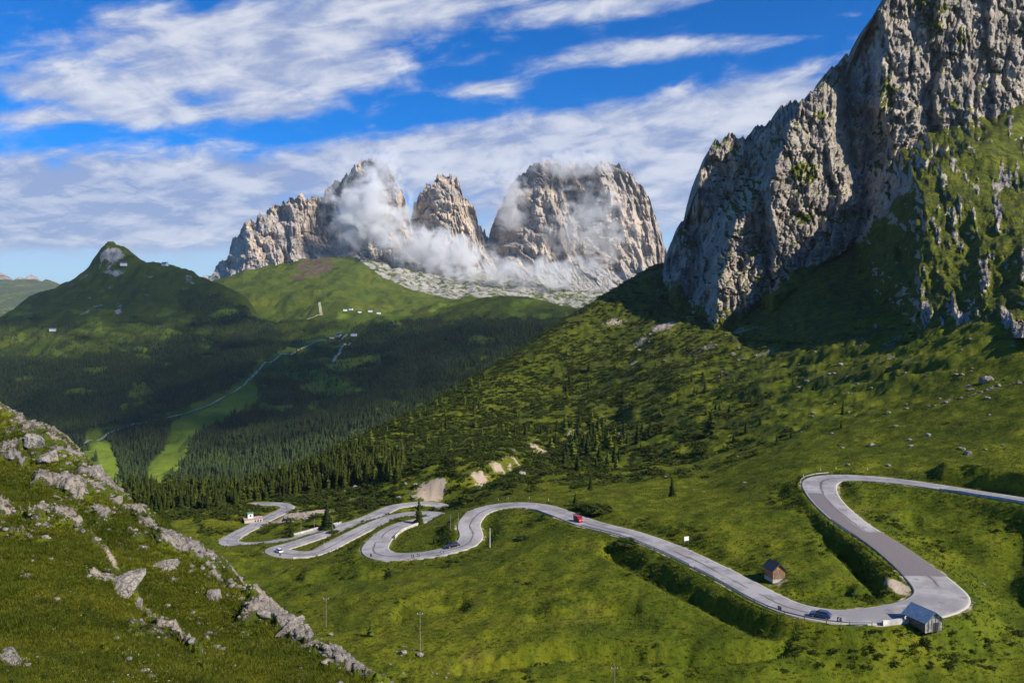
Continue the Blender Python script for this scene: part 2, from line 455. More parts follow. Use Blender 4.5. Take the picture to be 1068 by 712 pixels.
ctrl += [(0,712,43),(100,712,47),(200,712,52),(300,712,58),(0,640,55),(60,640,57),(150,640,65),(0,570,68),(100,590,70),(180,600,75),(0,500,88),(60,510,88),(0,460,102),(250,660,68),
         (0,860,30),(200,860,36),(400,860,45),(-150,712,42),(-150,500,88),(-350,300,160),(-350,500,88),(-350,712,40),(-350,860,28),(600,900,110),(900,900,110),(600,1100,85),(1000,1100,80),(300,1100,25),(0,1100,22),(-350,1100,20),(1300,1000,90)]
ctrl = np.array(ctrl, float)
LS = 2.2
def nuv(px, Y): return np.stack([np.asarray(px) / 260.0, np.log(np.asarray(Y)) * LS], -1)
# control value: apparent slope below eye level; the surface is a true height field over the ground plan
TN = TPS(nuv(ctrl[:, 0], ctrl[:, 2]), ctrl[:, 1], lam=2e-4)
GX = np.concatenate([np.arange(-380, -30, 5.0), np.arange(-30, 1100, 1.0), np.arange(1100, 1340, 5.0)])
LY = np.concatenate([np.arange(math.log(24), math.log(125), 0.0034), np.arange(math.log(125), math.log(520), 0.0046), np.arange(math.log(520), math.log(1750), 0.0075)])
PY = tps_grid(TN, GX / 260.0, LY * LS, 260, 300)
YY = np.exp(LY)[:, None] * np.ones_like(GX)[None]
XX = (GX[None] - CX) / F * YY
ZN = (HY - PY) / F * YY
# knoll factor, used for roughness and rock
kn = np.array(knoll)
kY = np.interp(GX, kn[:, 0], kn[:, 2])[None] * np.ones_like(YY)
knf = 1 - sstep(1.02, 1.35, YY / kY)
knf = knf * (1 - sstep(380, 470, GX))[None]
hillf = sstep(330, 520, YY) * sstep(-150, 250, XX)
big = fbm(XX / 55, YY / 55, 4, 3); med = fbm(XX / 15, YY / 15, 4, 5); sml = fbm(XX / 3.5, YY / 3.5, 4, 9)
hum = np.abs(fbm(XX / 24 + 3, YY / 18, 3, 21))
amp = 1 - knf
ZN = ZN + amp * (big * 4.4 + med * 2.0 + sml * 0.5 - hum * 3.4) * (0.55 + 0.9 * hillf)
# gullies down the right hillside
gul = ridged((XX * 0.85 + YY * 0.25) / 70 + big * 0.5, (YY - XX * 0.3) / 260, 3, 44)
ZN = ZN - hillf * np.clip(gul - 0.45, 0, 1) * 9
SP0 = HY - ZN / YY * F; PX0 = GX[None] * np.ones_like(YY)
RAV = [(462,516),(500,498),(540,479),(580,461),(648,431)]
rvd = seg_d(PX0 + fbm(XX / 20, YY / 20, 3, 45) * 5, SP0, RAV); rvm = (YY > 300) & (PX0 > 400)
ZN = ZN - 6.5 * np.exp(-(rvd / 7) ** 2) * rvm
rvb = np.exp(-((seg_d(PX0 + fbm(XX / 14, YY / 14, 3, 46) * 9, SP0 + 6, RAV)) / 6.0) ** 2) * rvm
# ditches and banks of the meadow
def carve(pts, width, depth, y0=140, y1=340):
    global ZN
    d = seg_d(PX0 + fbm(XX / 18, YY / 18, 3, 48) * 5, SP0 + fbm(XX / 18 + 5, YY / 18, 3, 49) * 3, pts)
    ZN = ZN - depth * np.exp(-(d / width) ** 2) * ((YY > y0) & (YY < y1))
carve([(838,520),(866,556),(900,592),(914,604)], 8, 4.6)
carve([(640,572),(715,612),(790,650),(850,660),(920,662)], 9, 4.0)
carve([(830,617),(880,612),(915,618)], 6, 2.6)
carve([(955,545),(1000,575),(1040,605),(1075,625)], 14, 2.4)
carve([(985,494),(1080,508)], 6, -4.0)
carve([(480,694),(600,680),(720,686),(820,676)], 6, 2.4)
carve([(560,640),(660,632)], 7, 1.8); carve([(420,640),(480,628)], 8, 2.2); carve([(255,592),(320,600),(400,596)], 6, 2.5)
# knoll: ledges of limestone cropping out along the slope
strike = (XX * 0.55 + YY * 0.42 + ZN * 1.25)
led = fbm(XX / 9, YY / 9, 4, 61); led2 = fbm(XX / 2.6, YY / 2.6, 4, 63); led3 = fbm(XX / 0.7, YY / 0.7, 3, 65)
edge = np.exp(-((YY / kY - 0.985) / 0.10) ** 2)                        # the rocky crest of the knoll
band = ridged(strike / 7.0 + led * 0.8, (XX - YY * 0.6) / 26, 2, 67)
rockK = knf * np.clip(0.06 + 0.09 * edge + 0.60 * np.clip(band - 0.60, 0, 1) * 2 + 0.40 * led + 0.30 * led2, 0, 1)
kpx = GX[None] * np.ones_like(YY) + led * 12; kpy = HY - ZN / YY * F + led2 * 8
rib = np.zeros_like(YY)
for pts, wd, st_ in (([(262,610),(285,636),(305,660),(330,682),(368,698),(420,716)], 9, .75), ([(15,478),(60,508),(110,540)], 5, .5), ([(150,640),(185,668),(212,690)], 4, .5), ([(-20,680),(30,694),(60,702)], 6, .55),
                     ([(0,428),(55,458),(88,484),(118,514)], 8, .32), ([(95,600),(120,606),(150,632)], 7, .6), ([(40,530),(80,548),(110,575)], 3.5, .45), ([(150,545),(200,580),(250,618)], 5, .42)):
    rib = np.maximum(rib, st_ * np.exp(-(seg_d(kpx, kpy, pts) / wd) ** 2))
rib = rib * np.clip(0.72 + 1.5 * fbm(XX / 4.5, YY / 4.5, 3, 68) + 0.5 * led3, 0.1, 1.25)
rockK = np.clip(rockK * 0.8 + knf * rib + knf * 0.16 * sstep(60, 82, YY) * (1 + 2.2 * fbm(XX / 3, YY / 3, 3, 70)), 0, 1)
rockK = rockK * (1 - 0.40 * sstep(120, -60, GX)[None] * sstep(75, 45, YY))
rk_s = sstep(0.30, 0.55, rockK)
blk = np.floor((led * 2.2 + band * 1.5 + led2 * 0.7 + led3 * 0.12) * 6) / 6
ZN = ZN + knf * (led * 0.8 + led2 * 0.22 + led3 * 0.07) + knf * rk_s * (0.25 + blk * 0.45 + np.abs(led3) * 0.5 - np.clip(ridged(XX / 1.3 + led * 2, YY / 1.5, 2, 69) - 0.6, 0, 1) * 0.9)
ZNAT = ZN.copy()
# bench the road into the slope
sel = (YY > 140) & (YY < 560)
dmin = np.full(YY.shape, 1e9); zr = np.zeros(YY.shape); wr = np.full(YY.shape, 8.0)
xs = XX[sel].astype(np.float32); ys = YY[sel].astype(np.float32)
dd = np.full(xs.shape, 1e9, np.float32); di = np.zeros(xs.shape, np.int32)
RS = RALL[::2].astype(np.float32)
for i in range(0, len(xs), 40000):
    a = (xs[i:i + 40000, None] - RS[None, :, 0]) ** 2 + (ys[i:i + 40000, None] - RS[None, :, 1]) ** 2
    j = a.argmin(1); di[i:i + 40000] = j; dd[i:i + 40000] = np.sqrt(a[np.arange(len(j)), j])
dmin[sel] = dd; zr[sel] = RS[di, 2]; wr[sel] = RS[di, 3]
wt = 1 - sstep(0.0, 1.0, (dmin - (wr / 2 + 1.0)) / 6.0)
ZN = ZN * (1 - wt) + (zr - 0.28) * wt
def px_of(x, y): return CX + F * x / y
def _rc(x, y):
    c = np.interp(px_of(x, y), GX, np.arange(len(GX))); r = np.interp(np.log(y), LY, np.arange(len(LY)))
    return r, c
def ground(x, y):
    r, c = _rc(np.atleast_1d(np.asarray(x, float)), np.atleast_1d(np.asarray(y, float)))
    return bilin(ZN, r, c)
SCREEN = HY - ZN / YY * F
def at(px, py, y0=0.0):
    """ground point seen along that direction, first hit beyond distance y0"""
    j = int(np.interp(px, GX, np.arange(len(GX))))
    s = SCREEN[:, j]; Yc = YY[:, j]
    for i in range(1, len(s)):
        if Yc[i] > y0 and s[i] <= py and s[i - 1] > py:
            t = (s[i - 1] - py) / (s[i - 1] - s[i]); y = Yc[i - 1] + t * (Yc[i] - Yc[i - 1])
            x = (px - CX) / F * y
            return np.array([x, y, ground(x, y)[0]])
    i = int(np.argmin(np.abs(s - py) + (Yc < y0) * 1e6)); y = Yc[i]; x = (px - CX) / F * y
    return np.array([x, y, ground(x, y)[0]])
# ground cover attributes
SP = HY - ZN / YY * F
PXG = GX[None] * np.ones_like(YY)
gx = np.gradient(ZN, axis=1) / np.maximum(np.gradient(XX, axis=1), 1e-3)
nn = fbm(XX / 40, YY / 40, 4, 71)
heath = hillf * sstep(-0.35, 0.25, nn + 0.35 * sstep(760, 560, PXG) - 0.25 * sstep(800, 950, PXG))
heath = np.maximum(heath, knf * 0.85 * sstep(-0.3, 0.35, fbm(XX / 7, YY / 7, 4, 73)))
rockN = rockK.copy()
def spot(px, py, y, rx, ry, k=1.0):
    """patch on the ground round a point of the layout, in metres"""
    p = at(px, py, y)
    d = ((XX - p[0]) / rx) ** 2 + ((YY - p[1]) / ry) ** 2
    return k * np.exp(-d)
dirt = rvb * 0.50 * (0.65 + 0.8 * fbm(XX / 18, YY / 18, 3, 47))
for a in [(452,508,300,9,7,.9),(440,510,300,6,8,.7),(520,488,300,10,9,.7),(500,497,300,8,9,.7),(560,466,300,14,12,.6),(600,452,300,16,16,.5),(538,480,300,8,9,.7),
          (690,340,500,22,30,.75),(668,355,500,14,22,.6),(640,335,500,25,16,.6),(720,330,500,20,22,.5),(770,345,500,25,22,.5),(800,368,500,20,15,.5),(662,378,500,10,12,.6),
          (500,425,300,10,8,.55),(470,440,300,8,8,.55),(410,465,300,14,5,.6),(937,611,150,3.5,6,.8),(945,600,150,2.5,4,.6),(305,540,300,17,9,.95),(290,545,300,6,5,.8),
          (318,534,300,17,10,.95),(812,607,150,4,3,.6),(360,505,300,6,6,.5)]:
    dirt = np.maximum(dirt, spot(*a))
rockN = np.maximum(rockN, hillf * 0.47 * sstep(0.02, 0.42, fbm(XX / 28, YY / 28, 4, 81) + 0.15 * sstep(420, 330, SP)))
rockN = np.maximum(rockN, 0.5 * np.exp(-(((SP - (425 - (PXG - 960) * 0.26)) / 4.0) ** 2)) * sstep(955, 985, PXG) * (YY > 260))
for a in [(170,505,380,12,8,.7),(205,506,380,10,6,.7),(375,500,400,10,10,.7),(362,520,380,7,6,.7),(385,493,400,7,8,.6),(430,515,350,10,5,.5),(740,360,500,20,18,.55)]:
    rockN = np.maximum(rockN, spot(*a))
dry = 0.45 * sstep(0.12, 0.5, fbm(XX / 30 + 9, YY / 22, 4, 91)) * (1 - hillf * 0.4) + 0.35 * knf * sstep(0.1, 0.5, led)
dirt = np.maximum(dirt, knf * 0.62 * np.exp(-((PXG - (118 + (SP - 585) * 0.55)) / 7) ** 2) * np.exp(-((SP - 582) / 26) ** 2))
rdw = 1 - sstep(0, 1.6, dmin - wr / 2 - 0.6)
dirt = np.maximum(dirt, rdw * (0.42 + 0.5 * fbm(XX / 9, YY / 9, 3, 97)))
g = mesh_np('ground', np.stack([XX, YY, ZN], -1).reshape(-1, 3), grid_faces(len(LY), len(GX)), M['ground'],
            {'rock': rockN, 'dirt': dirt, 'heath': heath, 'dry': dry}, smooth=True)
tag(g, 'green mountain pasture with road benches, hillside and rocky knoll', 'ground', kind='structure')

# ------------------------------------------------------------------ roads
def road_mesh(name, A, label, repair=None, top=0.0):
    T = np.gradient(A[:, :2], axis=0); T /= np.linalg.norm(T, axis=1)[:, None] + 1e-9
    Nn = np.stack([-T[:, 1], T[:, 0]], 1)
    offs = np.array([-1.0, -1.0, -0.92, -0.5, 0, 0.5, 0.92, 1.0, 1.0])
    drop = np.array([-0.7, -0.03, 0, 0.03, 0.05, 0.03, 0, -0.03, -0.7])
    V = np.zeros((len(A), 9, 3))
    V[..., 0] = A[:, 0:1] + Nn[:, 0:1] * offs[None] * A[:, 3:4] / 2
    V[..., 1] = A[:, 1:2] + Nn[:, 1:2] * offs[None] * A[:, 3:4] / 2
    V[..., 2] = A[:, 2:3] + drop[None] + top
    ac = np.tile(offs, (len(A), 1))
    rp = np.zeros((len(A), 9))
    if repair is not None: rp[repair[0]:repair[1], :] = 1
    o = mesh_np(name, V.reshape(-1, 3), grid_faces(len(A), 9, True), M['asphalt'], {'across': ac, 'repair': rp})
    return tag(o, label, 'road', kind='structure')
def near_i(A, px, py):
    s = np.stack([CX + F * A[:, 0] / A[:, 1], HY - F * A[:, 2] / A[:, 1]], 1)
    return int(np.argmin((s[:, 0] - px) ** 2 + (s[:, 1] - py) ** 2))
road_mesh('road', RM, 'grey asphalt pass road winding down in hairpins', (near_i(RM, 905, 556), near_i(RM, 966, 601)))
road_mesh('lower_road', RL, 'lower grey road bends leading to the trees', top=-0.02)
# darker repaired half of the upper straight
i0, i1 = near_i(RM, 858, 515), near_i(RM, 905, 556)
A = RM[i0:i1 + 1]
T = np.gradient(A[:, :2], axis=0); T /= np.linalg.norm(T, axis=1)[:, None]
Nn = np.stack([-T[:, 1], T[:, 0]], 1)
V = []
for o in (-0.86, -0.4, 0.02):
    V.append(np.column_stack([A[:, 0] + Nn[:, 0] * o * A[:, 3] / 2, A[:, 1] + Nn[:, 1] * o * A[:, 3] / 2, A[:, 2] + 0.075]))
Vs = np.stack(V, 1)
o = mesh_np('road_repair', Vs.reshape(-1, 3), grid_faces(len(A), 3, True), M['asphalt'], {'across': np.zeros(Vs.shape[:2]), 'repair': np.ones(Vs.shape[:2])})
tag(o, 'darker strip of new asphalt along the upper straight', 'road', kind='structure')

# ------------------------------------------------------------------ far hills and valley between here and the massif
hc = [  # wooded slope and the dark peak on the left
 (0,500,1900),(120,502,1900),(120,470,2150),(0,450,2300),(120,440,2500),(0,400,2950),(120,400,2950),(0,350,3600),(60,365,3350),(120,350,3500),(60,320,3850),(120,310,4000),(120,285,4200),
 (-100,345,3800),(-100,400,3000),(-100,460,2300),(-250,330,4000),(-250,420,2800),
 (200,500,1900),(200,470,2120),(200,440,2450),(200,400,2900),(200,350,3500),(200,315,3950),(250,400,2850),(250,360,3400),
 (300,480,2000),(300,440,2350),(300,400,2800),(300,360,3400),(300,330,4200),(300,300,5000),(260,300,5100),
 (350,460,2100),(350,420,2500),(350,380,3000),(350,350,3600),(350,325,4300),(350,300,5000),(350,278,5600),
 (400,440,2200),(400,400,2650),(400,365,3200),(400,340,3800),(400,322,4500),(400,300,5300),(400,280,5750),
 (450,400,2600),(450,365,3100),(450,335,3700),(500,380,2700),(500,345,3200),(540,350,3000),(560,340,3300),(620,360,2600),(620,330,3600),
 (430,312,5100),(430,290,5600),(470,300,5600),(550,300,5700),(620,310,5700),(680,300,5800),(720,310,5800),(800,330,5800),(900,340,5800),(800,360,3500),(900,360,3500),(1000,380,2500),
 (700,420,2000),(500,470,1800),(300,520,1700),(0,540,1650),(-250,540,1650),(900,450,1800),(200,540,1650),
 (1000,340,5800),(250,285,5650),(210,300,5800),(100,330,5800),(0,345,5800),(-250,340,5800),(300,275,5700),
]
hcrest = [(-250,300,4300),(-100,335,4100),(0,326,4050),(40,305,4150),(80,288,4250),(100,278,4300),(104,264,4320),(119,257,4330),(135,263,4340),(152,275,4350),(170,277,4350),(190,281,4350),(215,290,4300),(240,304,4200),(262,320,4100),(280,337,3950)]
for px, py, Y in hcrest: hc += [(px, py, Y), (px, py + 16, Y * 1.07)]
hcrest2 = [(430,325,4150),(450,318,4250),(475,311,4350),(510,311,4350),(545,314,4300),(575,318,4250),(600,326,4200),(650,330,4200)]
for px, py, Y in hcrest2: hc += [(px, py, Y), (px, py + 7, Y * 1.06)]
hc = np.array(hc, float)
TH = TPS(np.stack([hc[:, 0] / 260, np.log(hc[:, 2]) * 3.0], 1), hc[:, 1], lam=1e-4)
HX = np.concatenate([np.arange(-250, -20, 4.0), np.arange(-20, 720, 1.1), np.arange(720, 1000, 8.0)])
HL = np.linspace(math.log(1650), math.log(6300), 520)
HPY = tps_grid(TH, HX / 260, HL * 3.0, 260, 240)
HYY = np.exp(HL)[:, None] * np.ones_like(HX)[None]; HXX = (HX[None] - CX) / F * HYY
HZ = (HY - HPY) / F * HYY
HZ = HZ + fbm(HXX / 420, HYY / 420, 5, 101) * 56 + fbm(HXX / 110, HYY / 110, 4, 105) * 20 - np.clip(ridged(HXX / 330 + 4, HYY / 700, 3, 109) - 0.5, 0, 1) * 40
# rocky summit horn of the dark peak
pk = np.exp(-(((HX[None] - 118) / 15) ** 2)) * np.exp(-(((HYY - 4330) / 90) ** 2))
HZ = HZ + pk * (fbm(HXX / 30, HYY / 30, 4, 113) * 26)
HSP = HY - HZ / HYY * F; HPX = HX[None] * np.ones_like(HYY)
FOREST = [
 [(-60,372),(60,372),(130,366),(180,350),(250,352),(292,343),(302,362),(262,390),(235,408),(190,426),(125,442),(88,463),(60,500),(-60,500)],
 [(114,456),(135,446),(190,436),(186,448),(176,470),(160,492),(150,520),(122,500),(112,470)],
 [(212,438),(250,415),(275,398),(300,392),(345,406),(352,425),(325,442),(360,462),(300,520),(180,520),(175,494),(190,470)],
 [(372,352),(400,336),(455,333),(600,335),(590,360),(480,400),(430,440),(360,470),(300,490),(340,420),(362,416),(376,402),(345,385),(358,366)],
 [(180,300),(235,310),(290,345),(240,356),(200,340)],
]
def forest_mask(px, py):
    f = np.zeros(np.shape(px))
    wx = px + fbm(px / 22, py / 14, 3, 131) * 14; wy = py + fbm(px / 22 + 7, py / 14, 3, 133) * 8
    for k, p in enumerate(FOREST):
        f = np.maximum(f, inpoly(wx, wy, p) * (0.55 if k == 4 else 1.0))
    clear = inpoly(wx, wy, [(312,404),(335,388),(362,398),(362,412),(330,412)]) | inpoly(wx, wy, [(335,378),(395,368),(400,382),(350,388)])
    nz = fbm(px / 40, py / 16, 4, 137)
    f = f * (1 - 0.9 * sstep(0.20, 0.34, nz) * (py < 440))
    return np.where(clear, 0, f)
fm = forest_mask(HPX, HSP)
fm = np.maximum(fm, 0.5 * (fbm(HXX / 120, HYY / 120, 3, 141) > 0.28) * (HSP > 330) * (HYY < 4300))
def hspot(px, py, rx, ry): return np.exp(-((HPX - px) / rx) ** 2 - ((HSP - py) / ry) ** 2)
VALLEY_ROAD = [(88,464),(108,451),(140,443),(180,436),(205,428),(228,418),(248,408),(264,394),(272,382),(290,373),(318,362),(338,355),(362,349)]
PISTE = [(165,492),(180,478),(186,462),(190,448),(205,440),(228,428),(258,410)]
PISTE2 = [(98,455),(108,470),(116,490)]
mown = np.maximum(np.maximum(sstep(16, 9, seg_d(HPX, HSP, PISTE)), sstep(11, 7, seg_d(HPX, HSP, PISTE2))), sstep(8, 3, seg_d(HPX, HSP + 4, VALLEY_ROAD)) * (HPX > 200) * 0.6)
mown = np.maximum(mown * (HYY < 4000), 0.70 * sstep(0.20, 0.32, fbm(HPX / 40, HSP / 16, 4, 137)) * (HYY < 4300) * (HSP > 300))
fm = fm * (1 - sstep(0.3, 0.6, mown))
mown = np.maximum(mown, 0.8 * (inpoly(HPX + fbm(HXX / 60, HYY / 60, 2, 5) * 6, HSP, [(312,404),(335,388),(362,398),(362,412),(330,412)]) | inpoly(HPX, HSP, [(335,378),(395,368),(400,382),(350,388)])))
hrock = 0.66 * hspot(118, 266, 16, 12) * (HYY < 4450) + 0.5 * hspot(122, 285, 16, 6) + 0.5 * hspot(125, 320, 8, 12) + 0.35 * hspot(60, 350, 18, 5) + 0.40 * hspot(112, 300, 14, 5) + 0.45 * sstep(0.1, 0.4, fbm(HXX / 140, HYY / 140, 4, 143)) * (HSP < 345) * (HPX < 260)
hsl = np.hypot(np.gradient(HZ, axis=0) / np.gradient(HYY, axis=0), np.gradient(HZ, axis=1) / np.maximum(np.gradient(HXX, axis=1), 1))
scree = sstep(262, 278, HPY + 0) * 0
scree = inpoly(HPX, HSP, [(345,262),(372,270),(400,290),(430,303),(470,312),(700,330),(720,250),(340,230)]) * 0.53 * (HYY > 4700)
hrock = np.maximum(hrock, scree)
redr = 0.55 * inpoly(HPX, HSP, [(305,292),(310,278),(328,260),(345,268),(350,280),(335,286),(320,290)]) * (HYY > 4600)
o = mesh_np('hills', np.stack([HXX, HYY, HZ], -1).reshape(-1, 3), grid_faces(len(HL), len(HX)), M['hills'],
            {'forest': fm, 'mown': mown, 'rock': hrock, 'redrock': redr}, smooth=True)
tag(o, 'wooded valley and pastured hills below the massif', 'hills', kind='structure')
def hground(x, y):
    c = np.interp(px_of(x, y), HX, np.arange(len(HX))); r = np.interp(np.log(y), HL, np.arange(len(HL)))
    return bilin(HZ, r, c)
def hat(px, py, y0=0):
    j = int(np.interp(px, HX, np.arange(len(HX)))); s = HSP[:, j]; Yc = HYY[:, j]
    for i in range(1, len(s)):
        if Yc[i] > y0 and s[i] <= py and s[i - 1] > py:
            t = (s[i - 1] - py) / (s[i - 1] - s[i]); y = Yc[i - 1] + t * (Yc[i] - Yc[i - 1])
            return np.array([(px - CX) / F * y, y, (HY - py) / F * y])
    i = int(np.argmin(np.abs(s - py))); y = Yc[i]
    return np.array([(px - CX) / F * y, y, (HY - s[i]) / F * y])
# wide base sheet out to the horizon
S = 24000.0
tag(mesh_np('far_ground', np.array([[-S, -2000, -900], [S, -2000, -900], [S, S, -900], [-S, S, -900]]), np.array([[0, 1, 2, 3]]), M['hills'],
            {'forest': np.ones(4), 'mown': np.zeros(4), 'rock': np.zeros(4), 'redrock': np.zeros(4)}), 'lowland far below reaching the horizon', 'ground', kind='structure')
# valley roads
def ribbon(name, pts, w, label, wy=1.0):
    P = np.array([hat(*p) for p in pts])
    Q = []
    for a, b in zip(P[:-1], P[1:]):
        n = max(2, int(np.linalg.norm(b - a) / 25))
        for k in range(n): Q.append(a + (b - a) * k / n)
    Q = np.array(Q + [P[-1]])
    for _ in range(4): Q[1:-1] = (Q[:-2] + 2 * Q[1:-1] + Q[2:]) / 4
    T = np.gradient(Q[:, :2], axis=0); T /= np.linalg.norm(T, axis=1)[:, None] + 1e-9
    Nn = np.stack([-T[:, 1], T[:, 0]], 1)
    L = Q[:, :2] + Nn * w / 2; R = Q[:, :2] - Nn * w / 2
    zl = hground(L[:, 0], L[:, 1]) + 4; zr_ = hground(R[:, 0], R[:, 1]) + 4
    V = np.stack([np.column_stack([R, zr_]), np.column_stack([L, zl])], 1)
    return tag(mesh_np(name, V.reshape(-1, 3), grid_faces(len(Q), 2, True), M['gravelroad']), label, 'road', kind='structure')
ribbon('valley_road', VALLEY_ROAD, 9, 'pale road crossing the wooded slope of the far valley')
ribbon('mountain_track', [(317,333),(328,331),(338,329),(334,322),(333,316)], 14, 'pale track zigzagging over the far pasture')
ribbon('gravel_track', [(348,378),(354,368),(366,358)], 12, 'short gravel track beside the far wood')

# ------------------------------------------------------------------ rock walls: real relief surfaces standing at their distance
def relief(name, sil, base, ctl, du, nv, jag, disp, mat, label, ulim=None, back=260.0, turf_fn=None, lamd=1e-3, depth_fn=None):
    sil = np.array(sil, float)
    U = np.arange(ulim[0], ulim[1], du) if ulim else np.arange(sil[0, 0], sil[-1, 0], du)
    top = np.interp(U, sil[:, 0], sil[:, 1])
    j1 = ridged(U / jag[1], U * 0 + 0.3, 4, 7 + len(name), 0.6)
    bs = np.interp(U, [b[0] for b in base], [b[1] for b in base])
    c = np.array(ctl, float)
    t = TPS(c[:, :2] / 100.0, np.log(c[:, 2]), lam=lamd)
    v = np.linspace(0, 1, nv)
    PYm = bs[None] + (np.minimum(top, bs - 0.5) - bs)[None] * v[:, None]
    PYm = PYm - ((j1 - 0.45) * jag[0])[None] * sstep(0.80, 1.0, v)[:, None]
    PXm = U[None] * np.ones_like(PYm)
    # evaluate the depth on a coarse lattice in layout space
    cy = np.linspace(PYm.min() - 2, PYm.max() + 2, 150); cu = np.linspace(U[0], U[-1], 150)
    q = np.stack(np.meshgrid(cu, cy), -1).reshape(-1, 2) / 100.0
    A = t(q).reshape(150, 150)
    lookup = lambda px, py: np.exp(bilin(A, (py - cy[0]) / (cy[1] - cy[0]), (px - cu[0]) / (cu[1] - cu[0])))
    D0 = depth_fn(PXm, PYm, lookup) if depth_fn else lookup(PXm, PYm)
    X0 = (PXm - CX) / F * D0; Z0 = (HY - PYm) / F * D0
    # steepness of the base surface
    dz = np.abs(np.gradient(Z0, axis=0)); dy = np.gradient(D0, axis=0)
    steep = dz / (np.abs(dy) + dz + 1e-6)
    D = D0 + disp(X0, D0, Z0, steep, PXm, PYm)
    Xp = (PXm - CX) / F * D; Zp = (HY - PYm) / F * D
    P = np.stack([Xp, D, Zp], -1)
    # the crest carries on behind
    tail = []
    for k in range(1, 9):
        s = k / 8.0
        tail.append(np.stack([P[-1, :, 0], P[-1, :, 1] + back * s, P[-1, :, 2] - back * (0.10 * s + 0.9 * s * s)], -1))
    P = np.concatenate([P, np.array(tail)], 0)
    dU = np.gradient(P, axis=1); dV = np.gradient(P, axis=0)
    nrm = np.cross(dU, dV); nrm /= np.linalg.norm(nrm, axis=2)[..., None] + 1e-9
    up = np.abs(nrm[..., 2])
    # smooth 'up' a little
    k = np.copy(up)
    for _ in range(2):
        k[1:-1, 1:-1] = (k[1:-1, 1:-1] * 2 + k[:-2, 1:-1] + k[2:, 1:-1] + k[1:-1, :-2] + k[1:-1, 2:]) / 6
    PXt = np.concatenate([PXm, np.repeat(PXm[-1:], 8, 0)]); PYt = np.concatenate([PYm, np.repeat(PYm[-1:], 8, 0)])
    tf, scr = turf_fn(P, k, PXt, PYt)
    o = mesh_np(name, P.reshape(-1, 3), grid_faces(P.shape[0], P.shape[1]), mat, {'turf': tf, 'scree': scr})
    tag(o, label, 'mountain', kind='structure')
    return o, lookup

def flute(X, Y, Z, lam, k, seed, warp=0.35):
    w = fbm(X / (lam * 2.2), Z / (lam * 2.2), 3, seed + 900) * lam * warp
    return ridged((X + Y * 0.55 + w) / lam, (Z + w * 0.6) / (lam * k), 3, seed, 0.55)

# the right-hand cliff
sil = [(600,345),(640,330),(660,318),(690,285),(700,263),(704,250),(712,232),(721,220),(728,201),(731,176),(736,160),(741,152),(752,148),(764,142),(772,147),(779,146),(790,136),(799,126),(815,115),(834,106),(846,98),(855,89),(868,75),(880,64),(892,53),(901,46),(906,30),(912,16),(924,2),
       (940,-20),(970,-45),(1010,-75),(1068,-105),(1100,-105),(1150,-50),(1200,15),(1300,90)]
base = [(600,350),(700,350),(860,358),(960,356),(1068,352),(1300,350)]
ctl = [(600,350,1100),(640,335,1120),(690,320,1130),(745,322,1040),(800,300,985),(850,270,985),(900,258,985),(905,225,1080),(925,210,1080),(945,195,1070),(850,290,910),(820,305,925),(800,330,885),(760,345,900),(725,340,1010),(680,345,1030),
       (885,290,890),(925,260,950),(945,255,920),(920,300,840),(940,300,805),(870,330,765),(920,335,690),(860,352,690),(900,350,650),(960,345,560),(1068,345,440),(1300,345,400),(1000,250,800),(1068,250,700),(1300,250,600),
       (640,250,1450),(740,200,1500),(850,130,1600),(950,60,1700),(1068,0,1800),(1300,0,1600)]
def out_dist(px, py, poly):
    d = seg_d(px, py, poly + poly[:1])
    return np.where(inpoly(px, py, poly), 0.0, d)
SLABS = [  # rock bodies standing in front of the back wall: outline, depth, lean to the right, lean backwards with height
 ([(838,102),(850,94),(858,93),(866,115),(872,150),(885,185),(893,215),(895,245),(880,262),(845,286),(806,325),(809,250),(803,215),(808,175),(822,140)], 995, .42, .80, 845, 200),
 ([(747,340),(749,300),(758,262),(770,226),(788,206),(800,215),(803,262),(797,305),(765,340)], 962, .40, .85, 775, 270),
 ([(928,-110),(921,5),(925,60),(920,110),(930,150),(927,180),(931,212),(965,205),(1100,120),(1100,-200)], 1050, .45, .80, 960, 120),
 ([(990,-110),(979,20),(983,70),(978,110),(990,150),(1100,110),(1100,-200)], 1056, .55, .85, 1020, 100),
 ([(1040,-110),(1032,30),(1038,90),(1034,125),(1100,110),(1100,-200)], 1068, .6, .9, 1060, 80),
 ([(905,45),(900,90),(892,130),(897,175),(905,200),(912,150),(915,90),(918,30)], 1120, .3, .85, 905, 120),
 ([(733,172),(741,152),(757,149),(760,175),(752,215),(740,225),(731,205)], 1150, .5, .9, 745, 190),
 ([(768,165),(779,148),(790,150),(793,172),(786,205),(772,222),(764,200)], 1120, .5, .9, 778, 185),
 ([(704,330),(710,290),(722,262),(733,268),(735,305),(728,345),(706,345)], 1060, .4, .9, 720, 300),
]
